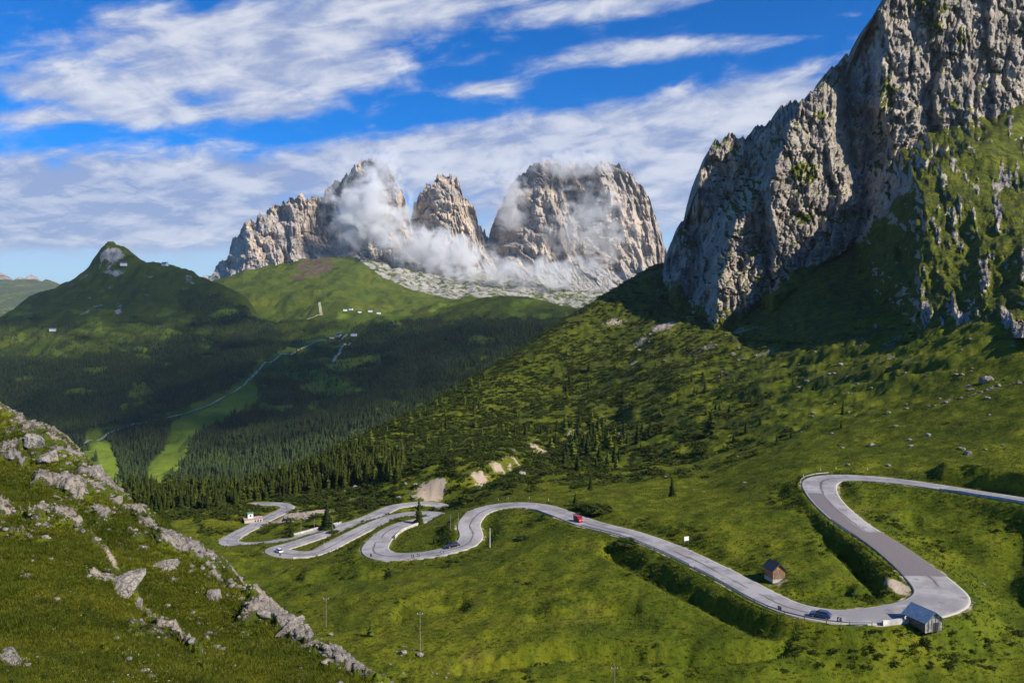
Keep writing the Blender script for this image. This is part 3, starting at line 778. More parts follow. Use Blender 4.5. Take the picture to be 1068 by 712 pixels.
def cliff_depth(px, py, tps_lookup):
    wx = px + fbm(px / 26, py / 34, 3, 261) * 9 + fbm(px / 8, py / 12, 3, 263) * 3; wy = py + fbm(px / 30 + 5, py / 30, 3, 265) * 9
    D = 1165 - 0.1 * (wx - 800) + 0.80 * (200 - wy) + 2.6 * np.clip(765 - wx, 0, None)
    D = np.minimum(D, tps_lookup(px, py))
    for poly, d0, a, b, cx, cy in SLABS:
        od = out_dist(wx, wy, poly)
        D = np.minimum(D, d0 + a * (wx - cx) + b * (cy - wy) + 5.5 * od)
    spur = [(962,188),(985,168),(1010,153),(1040,140),(1068,122),(1300,95),(1300,400),(950,400),(962,330),(957,290),(964,240)]
    lft = np.interp(wx, [965, 1068, 1300], [545, 425, 380]); t = (wy - 150) / 195.0
    top = np.interp(wx, [965, 1068, 1300], [860, 860, 980])
    ds = top * (lft / top) ** t + 4.5 * out_dist(wx, wy, spur)
    D = np.minimum(D, ds)
    for _ in range(3):
        D[1:-1, 1:-1] = (D[1:-1, 1:-1] * 2 + D[:-2, 1:-1] + D[2:, 1:-1] + D[1:-1, :-2] + D[1:-1, 2:]) / 6
    return D
def rock_line(px): return np.interp(px, [600,640,668,690,720,745,760,800,850,893,925,955,1000,1068,1300], [250,262,270,284,310,334,328,305,270,252,218,186,160,100,100])
def rockness(px, py, X, Z):
    return sstep(12, -8, py - rock_line(px) + fbm(X / 30, Z / 30, 3, 251) * 16)
def cliff_disp(X, Y, Z, steep, px, py):
    X = px * 1.25; Z = (HY - py) * 1.25; Y = X * 0      # even grain over the whole face
    st = rockness(px, py, X, Z)
    r1 = flute(X, Y, Z, 70, 2.2, 201); r2 = flute(X, Y, Z, 27, 2.4, 203); r3 = flute(X, Y, Z, 11, 3.0, 205); r4 = flute(X, Y, Z, 4.6, 2.4, 207)
    r5 = flute(X, Y, Z, 16, 3.4, 204)
    d = -20 * (r1 - 0.5) + 15 * np.clip(r2 - 0.5, 0, 1) * 2.0 - 5.5 * (r3 - 0.5) + 8 * np.clip(r5 - 0.62, 0, 1) * 2 + 3.0 * np.clip(r4 - 0.5, 0, 1) * 2
    d = d - 11 * fbm(X / 38, Z / 40, 4, 208) - 1.5 * fbm(X / 2.6, Z / 3.6, 3, 209)
    wx = fbm(X / 18, Z / 26, 3, 241) * 10; wz = fbm(X / 22 + 9, Z / 22, 3, 243) * 12
    for cw, ch, am, sd in ((34, 70, 15, 244), (17, 40, 8, 245), (8, 18, 4.2, 246), (4.0, 8, 2.0, 247)):
        v, e = cells((X + wx) / cw, (Z + wz + (X + wx) * 0.25) / ch, sd)
        d = d - am * (v - 0.5) + am * 0.45 * sstep(0.16, 0.0, e)
    led = fbm(X / 60, Z / 40, 4, 211) * 26
    for lam, am in ((34, 9.0), (12, 3.4)):
        q = (Z + led + X * 0.15) / lam; fr = q - np.floor(q)
        d = d - am * (fr - sstep(0.0, 0.25, fr))
    soft = 7 * fbm(X / 60, Z / 45, 4, 215) + 3.4 * fbm(X / 14, Z / 12, 4, 217) + 1.0 * fbm(X / 4, Z / 4, 3, 218)
    # rocky ribs breaking through the turf
    rocks = fbm(X / 19 + 3, Z / 46 + X / 60, 4, 219) + 0.12
    out = sstep(0.16, 0.40, rocks)
    v, e = cells(X / 8, Z / 15, 249)
    soft = soft - out * (2 + 4 * v + 5 * (r3 - 0.5)) - 2.0 * (v - 0.5) * sstep(-0.1, 0.3, rocks)
    return d * st + soft * (1 - st)
def cliff_turf(P, up, px, py):
    X_, Z_ = px * 1.25, (HY - py) * 1.25
    n = fbm(X_ / 45, Z_ / 45, 4, 231); st = rockness(px, py, X_, Z_)
    t = sstep(0.60, 0.80, up + n * 0.22) * 0.8
    for cx, cy, rx, ry in [(838,180,20,14),(925,100,12,26),(855,120,9,8),(978,15,18,26),(1005,40,12,14),(840,228,14,7),(915,135,9,12),(995,108,8,6),(960,5,14,10)]:
        t = np.maximum(t, np.exp(-((px - cx) / rx) ** 2 - ((py - cy) / ry) ** 2) * (0.35 + 0.6 * sstep(0.2, 0.5, up)))
    rocks = fbm(X_ / 19 + 3, Z_ / 46 + X_ / 60, 4, 219) + 0.12
    rocks = rocks + 0.35 * fbm(X_ / 6, Z_ / 7, 4, 233) - 0.30 * sstep(966, 948, px) - 0.03
    lowt = (0.85 - 0.62 * sstep(0.16, 0.42, rocks)) * np.maximum(sstep(0.14, 0.36, up + n * 0.1), sstep(966, 948, px) * sstep(0.0, 0.14, up + n * 0.12))
    lowt = np.where(px < 700, np.minimum(lowt, 0.66 + 0.4 * n), lowt)
    return np.clip(t * st + lowt * (1 - st), 0, 1), np.zeros_like(up)
cliff, cliff_lookup = relief('cliff', sil, base, ctl, 0.85, 560, (17, 17), cliff_disp, M['cliff'], 'jagged grey limestone cliff above the grassy hillside', ulim=(640, 1300), turf_fn=cliff_turf, depth_fn=cliff_depth)

def massif_disp(s):
    def f(X, Y, Z, steep, px, py):
        w = sstep(-20, 160, Z - 150) * 0.8 + 0.2
        d = -190 * (flute(X, Y, Z, 420, 3.2, s) - 0.5) - 95 * (flute(X, Y, Z, 150, 3.0, s + 2) - 0.5)
        d = d - 32 * (flute(X, Y, Z, 62, 2.6, s + 4) - 0.5) - 10 * (flute(X, Y, Z, 26, 2.2, s + 6) - 0.5)
        wx = fbm(X / 110, Z / 160, 3, s + 11) * 60; wz = fbm(X / 140 + 9, Z / 140, 3, s + 12) * 70
        for cw, ch, am, sd in ((130, 330, 52, 1), (48, 130, 17, 2), (22, 56, 7, 3)):
            v, e = cells((X + Y * 0.4 + wx) / cw, (Z + wz) / ch, s + 20 + sd)
            d = d - am * (v - 0.5) + am * 0.5 * sstep(0.16, 0.0, e)
        led = fbm(X / 500, Z / 200, 3, s + 8) * 90
        for lam, am in ((150, 38.0), (55, 13.0)):
            q = (Z + led + X * 0.12) / lam; fr = q - np.floor(q)
            d = d - am * (fr - sstep(0, 0.3, fr))
        return d * w
    return f
def massif_turf(P, up, px, py):
    n = fbm(P[..., 0] / 200, P[..., 2] / 120, 4, 331)
    low = sstep(262, 300, py + n * 20)
    t = 0.55 * low * sstep(0.3, 0.5, n + 0.25) * ((px < 300) | (px > 470))
    s = sstep(266, 292, py + n * 26) * 0.9
    return np.clip(t, 0, 1), np.clip(s, 0, 1)
# left wall with its high tower
silA = [(208,293),(220,285),(228,277),(235,270),(241,256),(245,245),(256,234),(270,225),(283,217),(295,212),(308,207),(320,203),(327,206),(332,208),(340,197),(350,190),(360,185),(367,177),(373,171),(379,167),(386,166),(394,165),(402,170),(408,180),(413,190),(418,199),(423,210),(428,228),(436,252),(448,280),(470,306)]
baseA = [(208,296),(260,300),(330,305),(400,322),(470,330)]
ctlA = [(210,292,6350),(222,284,6400),(235,268,6450),(245,250,6500),(270,226,6500),(300,212,6480),(320,205,6460),(250,270,6250),(270,260,6180),(290,245,6200),(305,240,6220),(250,290,6050),(290,280,6000),(320,290,5950),
        (318,230,6350),(322,250,6300),(333,215,6620),(338,235,6560),(345,250,6420),(355,230,6460),(350,200,6560),(362,205,6450),(372,185,6420),(385,175,6380),(398,180,6340),(385,210,6250),(400,215,6230),(412,210,6300),(420,225,6320),
        (380,245,6120),(410,250,6100),(425,260,6150),(370,270,6000),(350,280,5950),(400,285,5900),(430,295,5900),(450,300,5900),(330,300,5850),(400,318,5650),(450,325,5650)]
relief('mountain', silA, baseA, ctlA, 0.5, 300, (11, 9), massif_disp(301), M['massif'], 'long rock wall rising left to a high tower in mist', back=700, turf_fn=massif_turf)
silB = [(418,262),(426,236),(430,220),(434,210),(440,201),(446,194),(452,189),(458,185),(464,183),(470,183),(474,188),(477,186),(480,197),(485,208),(490,214),(496,217),(499,232),(504,240),(512,256),(522,285)]
baseB = [(418,310),(470,322),(522,322)]
ctlB = [(420,260,6500),(428,235,6520),(440,203,6480),(455,190,6430),(468,185,6400),(478,192,6420),(490,215,6460),(500,235,6500),(512,258,6500),(432,240,6430),(445,225,6300),(458,215,6240),(468,205,6290),(470,235,6200),(482,225,6330),(492,240,6330),(455,255,6130),(480,262,6120),(430,270,6250),(500,270,6200),(450,290,5900),(480,300,5850),(515,300,5900),(425,300,5950),(470,320,5650)]
relief('mountain', silB, baseB, ctlB, 0.45, 260, (11, 8), massif_disp(341), M['massif'], 'slender pointed rock tower between two larger rock walls', back=600, turf_fn=massif_turf)
silC = [(498,280),(505,262),(510,247),(515,232),(520,215),(526,203),(534,192),(543,182),(552,175),(560,171),(568,168),(576,167),(584,170),(590,173),(598,170),(606,172),(616,173),(626,171),(636,170),(644,171),(650,177),(658,183),(664,190),(671,198),(677,208),(682,219),(686,231),(690,244),(693,256),(697,275),(705,300),(715,318)]
baseC = [(498,315),(560,330),(640,335),(720,330)]
ctlC = [(500,278,6600),(510,248,6650),(520,217,6620),(534,193,6560),(552,176,6480),(576,168,6440),(600,171,6460),(640,171,6420),(660,186,6420),(677,209,6430),(690,245,6450),(697,276,6400),
        (525,240,6500),(535,225,6400),(545,205,6400),(556,195,6340),(560,230,6230),(572,200,6310),(580,235,6220),(590,200,6400),(595,225,6400),(605,255,6330),(612,205,6380),(620,235,6330),(635,200,6300),(640,230,6230),(655,215,6280),(660,245,6200),(675,240,6260),(685,260,6280),
        (530,265,6250),(550,265,6120),(575,270,6080),(600,280,6120),(640,275,6080),(675,275,6120),(520,290,6050),(560,295,5900),(600,300,5900),(650,300,5880),(690,300,5980),(560,325,5600),(640,330,5600),(710,320,5700)]
relief('mountain', silC, baseC, ctlC, 0.55, 300, (10, 11), massif_disp(381), M['massif'], 'broad square rock block at the right of the massif', back=800, turf_fn=massif_turf)
# far range on the left horizon
silD = [(-140,300),(-60,290),(-20,285),(0,284),(6,290),(14,292),(20,288),(26,290),(32,287),(40,293),(52,292),(62,296),(75,297),(95,300),(140,306)]
relief('mountain', silD, [(-140,345),(140,345)], [(-140,300,15500),(0,286,15500),(60,296,15500),(140,306,15500),(-140,345,11500),(0,340,11500),(140,345,11500),(30,315,13500),(-80,318,13500),(100,320,13500)],
       0.8, 90, (3, 14), lambda X, Y, Z, st, px, py: -500 * (ridged(X / 900, Z / 700, 4, 441) - 0.5) * sstep(345, 335, py), M['massif'], 'faint blue mountain range on the left horizon', back=1500,
       turf_fn=lambda P, up, px, py: (sstep(288, 294, py) * 0.95, np.zeros_like(up)))

# ------------------------------------------------------------------ vegetation prototypes
def conifer_geo(h, r, whorls, spokes, seed, droop=0.25, loose=0.0):
    """crown of drooping, ragged boughs; returns verts, tris"""
    rg = np.random.default_rng(seed); V = []; T = []
    for w in range(whorls):
        t = (w + 0.3) / whorls
        z = h * (0.10 + 0.88 * t)
        rr = r * (1 - t) ** 0.8 * (0.75 + 0.5 * rg.random()) + 0.04 * r
        k = max(3, int(spokes * (1 - 0.55 * t)))
        a0 = rg.random() * 6.28
        for s in range(k):
            if rg.random() < loose: continue
            a = a0 + s * 2 * math.pi / k + rg.normal() * 0.18; R = rr * (0.7 + 0.55 * rg.random())
            wd = (0.55 + 0.35 * rg.random()) * 2 * math.pi * R / k * 0.62 + 0.03 * r
            d = np.array([math.cos(a), math.sin(a)]); nrm = np.array([-d[1], d[0]])
            dz = -R * (droop + 0.25 * rg.random()); zz = z + rg.normal() * h * 0.012
            b = len(V)
            up = h / whorls * 1.15
            V += [(0, 0, zz + up * 0.75), (*(d * R * 0.62 + nrm * wd), zz + dz * 0.55), (*(d * R), zz + dz), (*(d * R * 0.62 - nrm * wd), zz + dz * 0.55), (*(d * R * 0.35), zz + dz * 0.9 - up * 0.25)]
            T += [(b, b + 1, b + 2), (b, b + 2, b + 3), (b + 1, b + 4, b + 2), (b + 2, b + 4, b + 3)]
    b = len(V); V += [(0, 0, h * 1.03), (0.05 * r, 0, h * 0.9), (-0.03 * r, 0.05 * r, h * 0.9), (-0.03 * r, -0.05 * r, h * 0.9)]
    T += [(b, b + 1, b + 2), (b, b + 2, b + 3), (b, b + 3, b + 1)]
    return np.array(V), np.array(T)
def simple_conifer(seed, lev=4, k=5):
    rg = np.random.default_rng(seed); V = []; T = []
    for w in range(lev):
        t = w / lev; z0 = 0.05 + 0.75 * t; rr = 0.17 * (1 - t) ** 0.8 * (0.8 + 0.4 * rg.random()); a0 = rg.random() * 6
        b = len(V); V.append((0, 0, z0 + 0.42 * (1 - 0.35 * t)))
        for s in range(k * 2):
            a = a0 + s * math.pi / k; R = rr * ((0.8 + 0.45 * rg.random()) if s % 2 == 0 else 0.45); V.append((math.cos(a) * R, math.sin(a) * R, z0 + (rg.random() - 0.5) * 0.05))
        for s in range(k * 2): T.append((b, b + 1 + s, b + 1 + (s + 1) % (k * 2)))
    return np.array(V), np.array(T)
def clump_geo(seed, n=46):
    """low dome of leaf-sized faces, uneven"""
    rg = np.random.default_rng(seed); V = []; T = []
    lob = rg.random((5, 2)) * 1.1 - 0.55
    for i in range(n):
        c = lob[rg.integers(5)]; a = rg.random() * 6.28; e = rg.random() ** 0.6 * 1.5; R = 0.45 * (0.75 + 0.4 * rg.random())
        p = np.array([c[0] + R * math.cos(a) * math.cos(e), c[1] + R * math.sin(a) * math.cos(e), 0.05 + 0.62 * R * 1.7 * math.sin(e)])
        s = 0.16 + 0.13 * rg.random(); q = rg.normal(size=(3, 3)) * np.array([1, 1, 0.6]) * s
        b = len(V); V += list(p + q); T.append((b, b + 1, b + 2))
    return np.array(V), np.array(T)
def scatter(name, protos, pos, scl, rot, tint, mat, label, cat, flat=None, parent=None):
    """one mesh of many small plants"""
    Vs, Ts, At = [], [], []; off = 0
    pid = RNG.integers(len(protos), size=len(pos))
    for k, (V, T) in enumerate(protos):
        ii = np.where(pid == k)[0]
        if not len(ii): continue
        c, s = np.cos(rot[ii])[:, None], np.sin(rot[ii])[:, None]
        W = np.stack([(V[None, :, 0] * c - V[None, :, 1] * s) * scl[ii, 0:1] + pos[ii, 0:1],
                      (V[None, :, 0] * s + V[None, :, 1] * c) * scl[ii, 0:1] + pos[ii, 1:2],
                      V[None, :, 2] * scl[ii, 1:2] + pos[ii, 2:3]], -1)
        Vs.append(W.reshape(-1, 3)); At.append(np.repeat(tint[ii], len(V)))
        Ts.append((T[None] + (off + np.arange(len(ii)) * len(V))[:, None, None]).reshape(-1, T.shape[1])); off += len(ii) * len(V)
    o = mesh_np(name, np.concatenate(Vs), np.concatenate(Ts), mat, {'tint': np.concatenate(At)})
    return tag(o, label, cat, kind='stuff')

# far forest
def far_forest():
    n = 300000
    L = np.log(1800) + RNG.random(n) * (np.log(4250) - np.log(1800)); y = np.exp(L)
    # even density over the ground: keep with probability ~ y^2
    px = -70 + RNG.random(n) * 690
    keep = RNG.random(n) < (y / 4250) ** 2 * 0.62
    px, y = px[keep], y[keep]
    x = (px - CX) / F * y; z = hground(x, y); sp = HY - z / y * F
    f = forest_mask(px, sp)
    mn = np.maximum(sstep(16, 9, seg_d(px, sp, PISTE)), np.maximum(sstep(12, 8, seg_d(px, sp, PISTE2)), sstep(5, 2, seg_d(px, sp + 2, VALLEY_ROAD))))
    sparse = 0.10 * (sp > 335) + 0.35 * (fbm(x / 120, y / 120, 3, 141) > 0.28) * (sp > 330)
    k = RNG.random(len(px)) < np.maximum(f * 0.95, sparse) * (1 - mn) * np.where(f < 0.7, 0.8, 1)
    x, y, z, sp, px = x[k], y[k], z[k], sp[k], px[k]
    h = (13 + RNG.random(len(x)) * 10) * np.where(sp > 440, 1.25, 1.0)
    scl = np.stack([h * (0.85 + 0.3 * RNG.random(len(x))), h], 1)
    tint = np.clip(0.32 + fbm(x / 130, y / 130, 3, 151) * 1.0 + RNG.normal(size=len(x)) * 0.30, 0, 1)
    print('far trees', len(x))
    scatter('distant_forest', [simple_conifer(s, 3, 4) for s in range(6)], np.stack([x, y, z - 0.5], 1), scl, RNG.random(len(x)) * 6.28, tint, M['wood'], 'dark spruce forest covering the far valley slopes', 'forest')
far_forest()

SPR = [conifer_geo(1, 0.17, 11, 8, s, 0.30) for s in range(4)]
LAR = [conifer_geo(1, 0.19, 10, 6, 40 + s, 0.12, 0.22) for s in range(3)]
TR_V, TR_T = [], []
for k in range(2):
    for a in range(6): TR_V.append((math.cos(a * math.pi / 3) * (0.018, 0.006)[k], math.sin(a * math.pi / 3) * (0.018, 0.006)[k], (-0.03, 0.8)[k]))
TR_Q = np.array([(a, (a + 1) % 6, 6 + (a + 1) % 6, 6 + a) for a in range(6)])
crown_me = {('s', i): mesh_np('crown', V, T, M['spruce'], obj=False) for i, (V, T) in enumerate(SPR)}
crown_me.update({('l', i): mesh_np('crown', V, T, M['larch'], obj=False) for i, (V, T) in enumerate(LAR)})
trunk_me = mesh_np('trunk', np.array(TR_V), TR_Q, M['bark'], obj=False)
def conifer(p, h, kind, label, group, w=1.0):
    name = 'spruce_tree' if kind == 's' else 'larch_tree'
    w *= 1.22; e = empty(name, (p[0], p[1], p[2] - 0.15), random.random() * 6.28)
    e.scale = (h * w, h * w, h)
    k = random.randrange(4 if kind == 's' else 3)
    link(bpy.data.objects.new('crown', crown_me[(kind, k)]), e)
    link(bpy.data.objects.new('trunk', trunk_me), e)
    return tag(e, label, 'tree', group)

singles = [(437,547,11,'s','dark spruce standing alone on the mound between the hairpins',1.0),(341,551,11.5,'s','broad dark spruce beside the lower road below the pale rubble heap',1.7),
           (304,560,4.5,'s','small bushy conifer at the edge of the lowest road bend',1.7),(701,517,7.5,'s','lone small spruce in open grass right of the red van',1.1),
           (600,527,5,'s','small conifer just behind the red van on the road',1.2),(387,663,4.5,'l','little light green larch near the knoll edge in the lower meadow',0.9),
           (742,452,15,'s','big dark spruce clump beside the boulder on the grassy slope',1.5),(453,567,3.2,'s','small young conifer inside the road loop',1.2),
           (616,510,6,'s','small spruce on the grass above the red van',1.2)]
for px, py, h, k, lab, w in singles:
    conifer(at(px, py, 120), h, k, lab, None, w)
# trees on the right hillside
def zone_label(px, py, kind):
    nm = 'dark spruce' if kind == 's' else 'light green larch'
    if px < 320: return f'{nm} in the wood at the valley edge beyond the lowest road'
    if 560 < px < 670 and py > 425: return f'{nm} in the dense stand above the red van'
    if px < 470: return f'{nm} on the lower hillside above the stacked hairpins'
    if px < 620: return f'{nm} on the middle of the long hillside below its skyline'
    if px < 770: return f'{nm} on the scrubby slope beneath the cliff'
    return f'{nm} scattered on the grassy slope above the upper hairpin'
spots = []
def try_add(px, py, h, kind):
    spots.append((px, py, h, kind))
n_try = 0
rgl = random.Random(5)
# dense stand in the middle
for _ in range(70):
    px = rgl.gauss(618, 24); py = rgl.gauss(462, 12); spots.append((px, py, rgl.uniform(6, 13), 's' if rgl.random() < 0.7 else 'l'))
# hillside scatter following its slope
for _ in range(150):
    px = rgl.uniform(330, 770); top = np.interp(px, [300, 340, 400, 440, 500, 560, 600, 650, 690, 745, 800], [492, 476, 448, 428, 392, 358, 334, 322, 335, 372, 400])
    bot = np.interp(px, [300, 400, 470, 560, 640, 770], [515, 502, 480, 455, 450, 430])
    py = top + (bot - top) * rgl.random() ** 0.9
    spots.append((px, py, (4.5 + 7.5 * rgl.random() ** 1.6) * (0.75 if px > 620 else 1.0), 's' if rgl.random() < 0.45 else 'l'))
# along the skyline to the left
for _ in range(34):
    px = rgl.uniform(290, 520); py = np.interp(px, [250, 300, 340, 400, 440, 500], [506, 494, 477, 449, 429, 394]) + rgl.uniform(1, 7)
    spots.append((px, py, rgl.uniform(6, 11), 'l' if rgl.random() < 0.7 else 's'))
# isolated ones on the grass
for _ in range(16):
    spots.append((rgl.uniform(690, 900), rgl.uniform(385, 470), rgl.uniform(4, 8), 's'))
# front of the wood at the valley edge
for _ in range(26):
    px = rgl.uniform(150, 300); spots.append((px, np.interp(px, [150, 300], [537, 521]) + rgl.uniform(-4, 2), rgl.uniform(7, 11), 's'))
cnt = 0
for px, py, h, k in spots:
    p = at(px, py, 330)
    if np.hypot(RALL[:, 0] - p[0], RALL[:, 1] - p[1]).min() < 8: continue
    conifer(p, h, k, zone_label(px, py, k), 'spruces on the slopes' if k == 's' else 'larches on the slopes', rgl.uniform(0.85, 1.25)); cnt += 1
print('trees', cnt)
# the rest of the wood, uncountable
def near_wood():
    P = []
    for _ in range(2600):
        px = rgl.uniform(130, 420); py = rgl.uniform(470, 534)
        top = np.interp(px, [130, 250, 300, 340, 420], [509, 507, 494, 478, 440]); bot = np.interp(px, [130, 200, 300, 330, 420], [534, 532, 518, 512, 500])
        if py < top + 1 or py > bot: continue
        P.append(at(px, py, 380))
    P = np.array(P); keep = [np.hypot(RALL[:, 0] - p[0], RALL[:, 1] - p[1]).min() > 8 for p in P]; P = P[keep]
    # distribute also on the far side of the crest
    h = 5.5 + RNG.random(len(P)) ** 1.5 * 7
    t = np.clip(0.18 + RNG.normal(size=len(P)) * 0.18 + 0.25 * (P[:, 0] > -90), 0, 1)
    P[:, 2] -= 0.3
    scatter('hillside_wood', SPR + LAR[:1], P, np.stack([h * (1.1 + 0.5 * RNG.random(len(P))), h], 1), RNG.random(len(P)) * 6.28, t, M['midwood'], 'dense conifer wood on the valley edge behind the lower road', 'forest')
near_wood()
CL = [clump_geo(s) for s in range(8)]
def shrubs():
    P = []; n = 0
    U = RNG.random((90000, 2))
    y = np.exp(math.log(150) + U[:, 0] * (math.log(1250) - math.log(150))); px = 130 + U[:, 1] * 960
    x = (px - CX) / F * y; z = ground(x, y); sp = HY - z / y * F
    m = fbm(x / 26, y / 26, 4, 161); m2 = fbm(x / 90, y / 90, 3, 163)
    hz = sstep(360, 480, y) * sstep(860, 640, px) 
    dens = hz * sstep(-0.22, 0.22, m + 0.25 * sstep(700, 520, px)) * (0.15 + 0.85 * (y / 900)) + 0.045 * sstep(0.12, 0.4, m + 0.5 * m2)
    # banks below the roads
    d = np.array([np.hypot(RALL[::3, 0] - a, RALL[::3, 1] - b).min() if b < 480 else 99 for a, b in zip(x, y)])
    dens = np.where((d > 6.3) & (d < 16), np.maximum(dens, 0.30 * sstep(-0.05, 0.3, m)), dens)
    dens = np.where(d < 6.6, 0, dens)
    r_, c_ = _rc(x, y)
    dens = dens * (1 - sstep(0.25, 0.5, bilin(dirt, r_, c_)))
    k = RNG.random(len(x)) < dens
    x, y, z, px = x[k], y[k], z[k], px[k]
    s = (1.2 + RNG.random(len(x)) * 2.2) * np.where(y > 380, 1.25, 0.45)
    t = np.clip(0.25 + fbm(x / 60, y / 60, 3, 167) * 0.8 + RNG.normal(size=len(x)) * 0.2, 0, 1)
    print('shrubs', len(x))
    scatter('shrubs', CL, np.stack([x, y, z - 0.1], 1), np.stack([s, s * (0.55 + 0.35 * RNG.random(len(x)))], 1), RNG.random(len(x)) * 6.28, t, M['shrub'], 'low mountain pine scrub covering the hillside in patches', 'shrubs')
shrubs()
# dark bushes by the road
bush_me = [mesh_np('bush', *clump_geo(70 + s, 420), M['spruce'], obj=False) for s in range(3)]
for px, py, s, sz, lab in [(622,533,5.5,3.2,'dark green bush on the road bank right of the red van'),(612,530,4,2.6,'dark bush directly behind the red van'),(650,567,4,1.6,'flat dark bush in the meadow below the road straight'),
                         (545,561,2.5,1.2,'small low bush in the middle of the upper meadow'),(348,556,3,2.2,'rounded bush at the edge of the lower road'),(300,560,2.5,2.0,'bush on the kerb above the white car')]:
    p = at(px, py, 120); o = bpy.data.objects.new('bush', bush_me[random.randrange(3)]); link(o)
    o.location = (p[0], p[1], p[2] - 0.1); o.scale = (s, s, sz); o.rotation_euler = (0, 0, random.random() * 6); tag(o, lab, 'bush')
# turf tufts on the near knoll and meadow flowers
def tuft_geo(seed, n=7):
    rg = np.random.default_rng(seed); V = []; T = []
    for i in range(n):
        a = rg.random() * 6.28; r0 = rg.random() * 0.35; L = 0.6 + 0.5 * rg.random(); ln = 0.25 + 0.5 * rg.random(); wd = 0.10
        c = np.array([math.cos(a), math.sin(a)]); nr = np.array([-c[1], c[0]]) * wd
        b = len(V); V += [(*(c * r0 + nr), -0.1), (*(c * r0 - nr), -0.1), (*(c * (r0 + ln)), L)]; T.append((b, b + 1, b + 2))
    return np.array(V), np.array(T)
def tufts():
    n = 150000
    px = -40 + RNG.random(n) * 520; y = np.exp(math.log(34) + RNG.random(n) * (math.log(125) - math.log(34)))
    x = (px - CX) / F * y
    r_, c_ = _rc(x, y); kf = bilin(knf, r_, c_); rk = bilin(rockN, r_, c_); di = bilin(dirt, r_, c_)
    k = (RNG.random(n) < kf * (1 - sstep(0.28, 0.5, rk)) * (1 - sstep(0.3, 0.5, di)))
    x, y = x[k], y[k]; z = ground(x, y)
    s = (0.16 + 0.22 * RNG.random(len(x))) * (0.8 + 0.5 * (y / 80)); patch = fbm(x / 6, y / 6, 3, 171)
    t = np.clip(0.42 + patch * 1.0 + RNG.normal(size=len(x)) * 0.2, 0, 1)
    s = s * (1 + 0.7 * np.clip(-patch, 0, 1))
    scatter('grass', [tuft_geo(i) for i in range(6)], np.stack([x, y, z], 1), np.stack([s, s * 0.75], 1), RNG.random(len(x)) * 6.28, t, M['grass'], 'short alpine grass on the rocky knoll in the foreground', 'grass')
    print('tufts', len(x))
    fl = clump_geo(5, 7)
    for nm, lab, mt, seed, cntf in (('yellow_flowers', 'yellow alpine flowers sprinkled in the grass of the near slope', 'flower_y', 181, 1500), ('white_flowers', 'tiny white flowers scattered over the near slope', 'flower_w', 183, 1100)):
        ii = RNG.integers(len(x), size=cntf * 3); ii = ii[fbm(x[ii] / 5, y[ii] / 5, 3, seed) > 0.12][:cntf]
        s2 = 0.05 + 0.06 * RNG.random(len(ii))
        scatter(nm, [fl], np.stack([x[ii], y[ii], z[ii] + 0.14], 1), np.stack([s2, s2], 1), RNG.random(len(ii)) * 6, RNG.random(len(ii)), M[mt], lab, 'flowers')
tufts()
def tussocks():
    n = 150000
    px = 180 + RNG.random(n) * 920; y = np.sqrt(135 ** 2 + RNG.random(n) * (420 ** 2 - 135 ** 2)); x = (px - CX) / F * y
    r_, c_ = _rc(x, y); kf = bilin(knf, r_, c_); di = bilin(dirt, r_, c_); dm = bilin(dmin - wr / 2, r_, c_)
    m = fbm(x / 9, y / 6, 4, 191)
    k = (kf < 0.05) & (di < 0.3) & (dm > 0.9) & (RNG.random(n) < 0.35 + 0.9 * np.clip(m + 0.15, 0, 1))
    x, y, m, dm = x[k], y[k], m[k], dm[k]; z = ground(x, y)
    s = (0.45 + 0.5 * RNG.random(len(x))) * np.where((dm > 1.5) & (dm < 9), 1.35, 1.0)
    t = np.clip(0.38 - m * 0.55 + RNG.normal(size=len(x)) * 0.22 - 0.15 * ((dm > 1.5) & (dm < 9)), 0, 1)
    scatter('meadow_grass', [tuft_geo(20 + i, 6) for i in range(5)], np.stack([x, y, z], 1), np.stack([s, s * 0.55], 1), RNG.random(len(x)) * 6.28, t, M['grass'], 'longer tussocky grass of the open meadow', 'grass')
    n = 26000
    px = -40 + RNG.random(n) * 480; y = np.exp(math.log(34) + RNG.random(n) * (math.log(118) - math.log(34))); x = (px - CX) / F * y
    r_, c_ = _rc(x, y); kf = bilin(knf, r_, c_); rk = bilin(rockN, r_, c_); m = fbm(x / 5, y / 5, 4, 193)
    k = RNG.random(n) < kf * (1 - sstep(0.3, 0.55, rk)) * sstep(-0.05, 0.3, m) * 0.7
    x, y = x[k], y[k]; s = 0.18 + 0.3 * RNG.random(len(x))
    scatter('dwarf_shrubs', CL, np.stack([x, y, ground(x, y) - 0.02], 1), np.stack([s, s * 0.7], 1), RNG.random(len(x)) * 6.28, np.clip(RNG.normal(size=len(x)) * 0.25 + 0.45, 0, 1), M['shrub'], 'dark dwarf shrubs between the rocks of the knoll', 'shrubs')
tussocks()

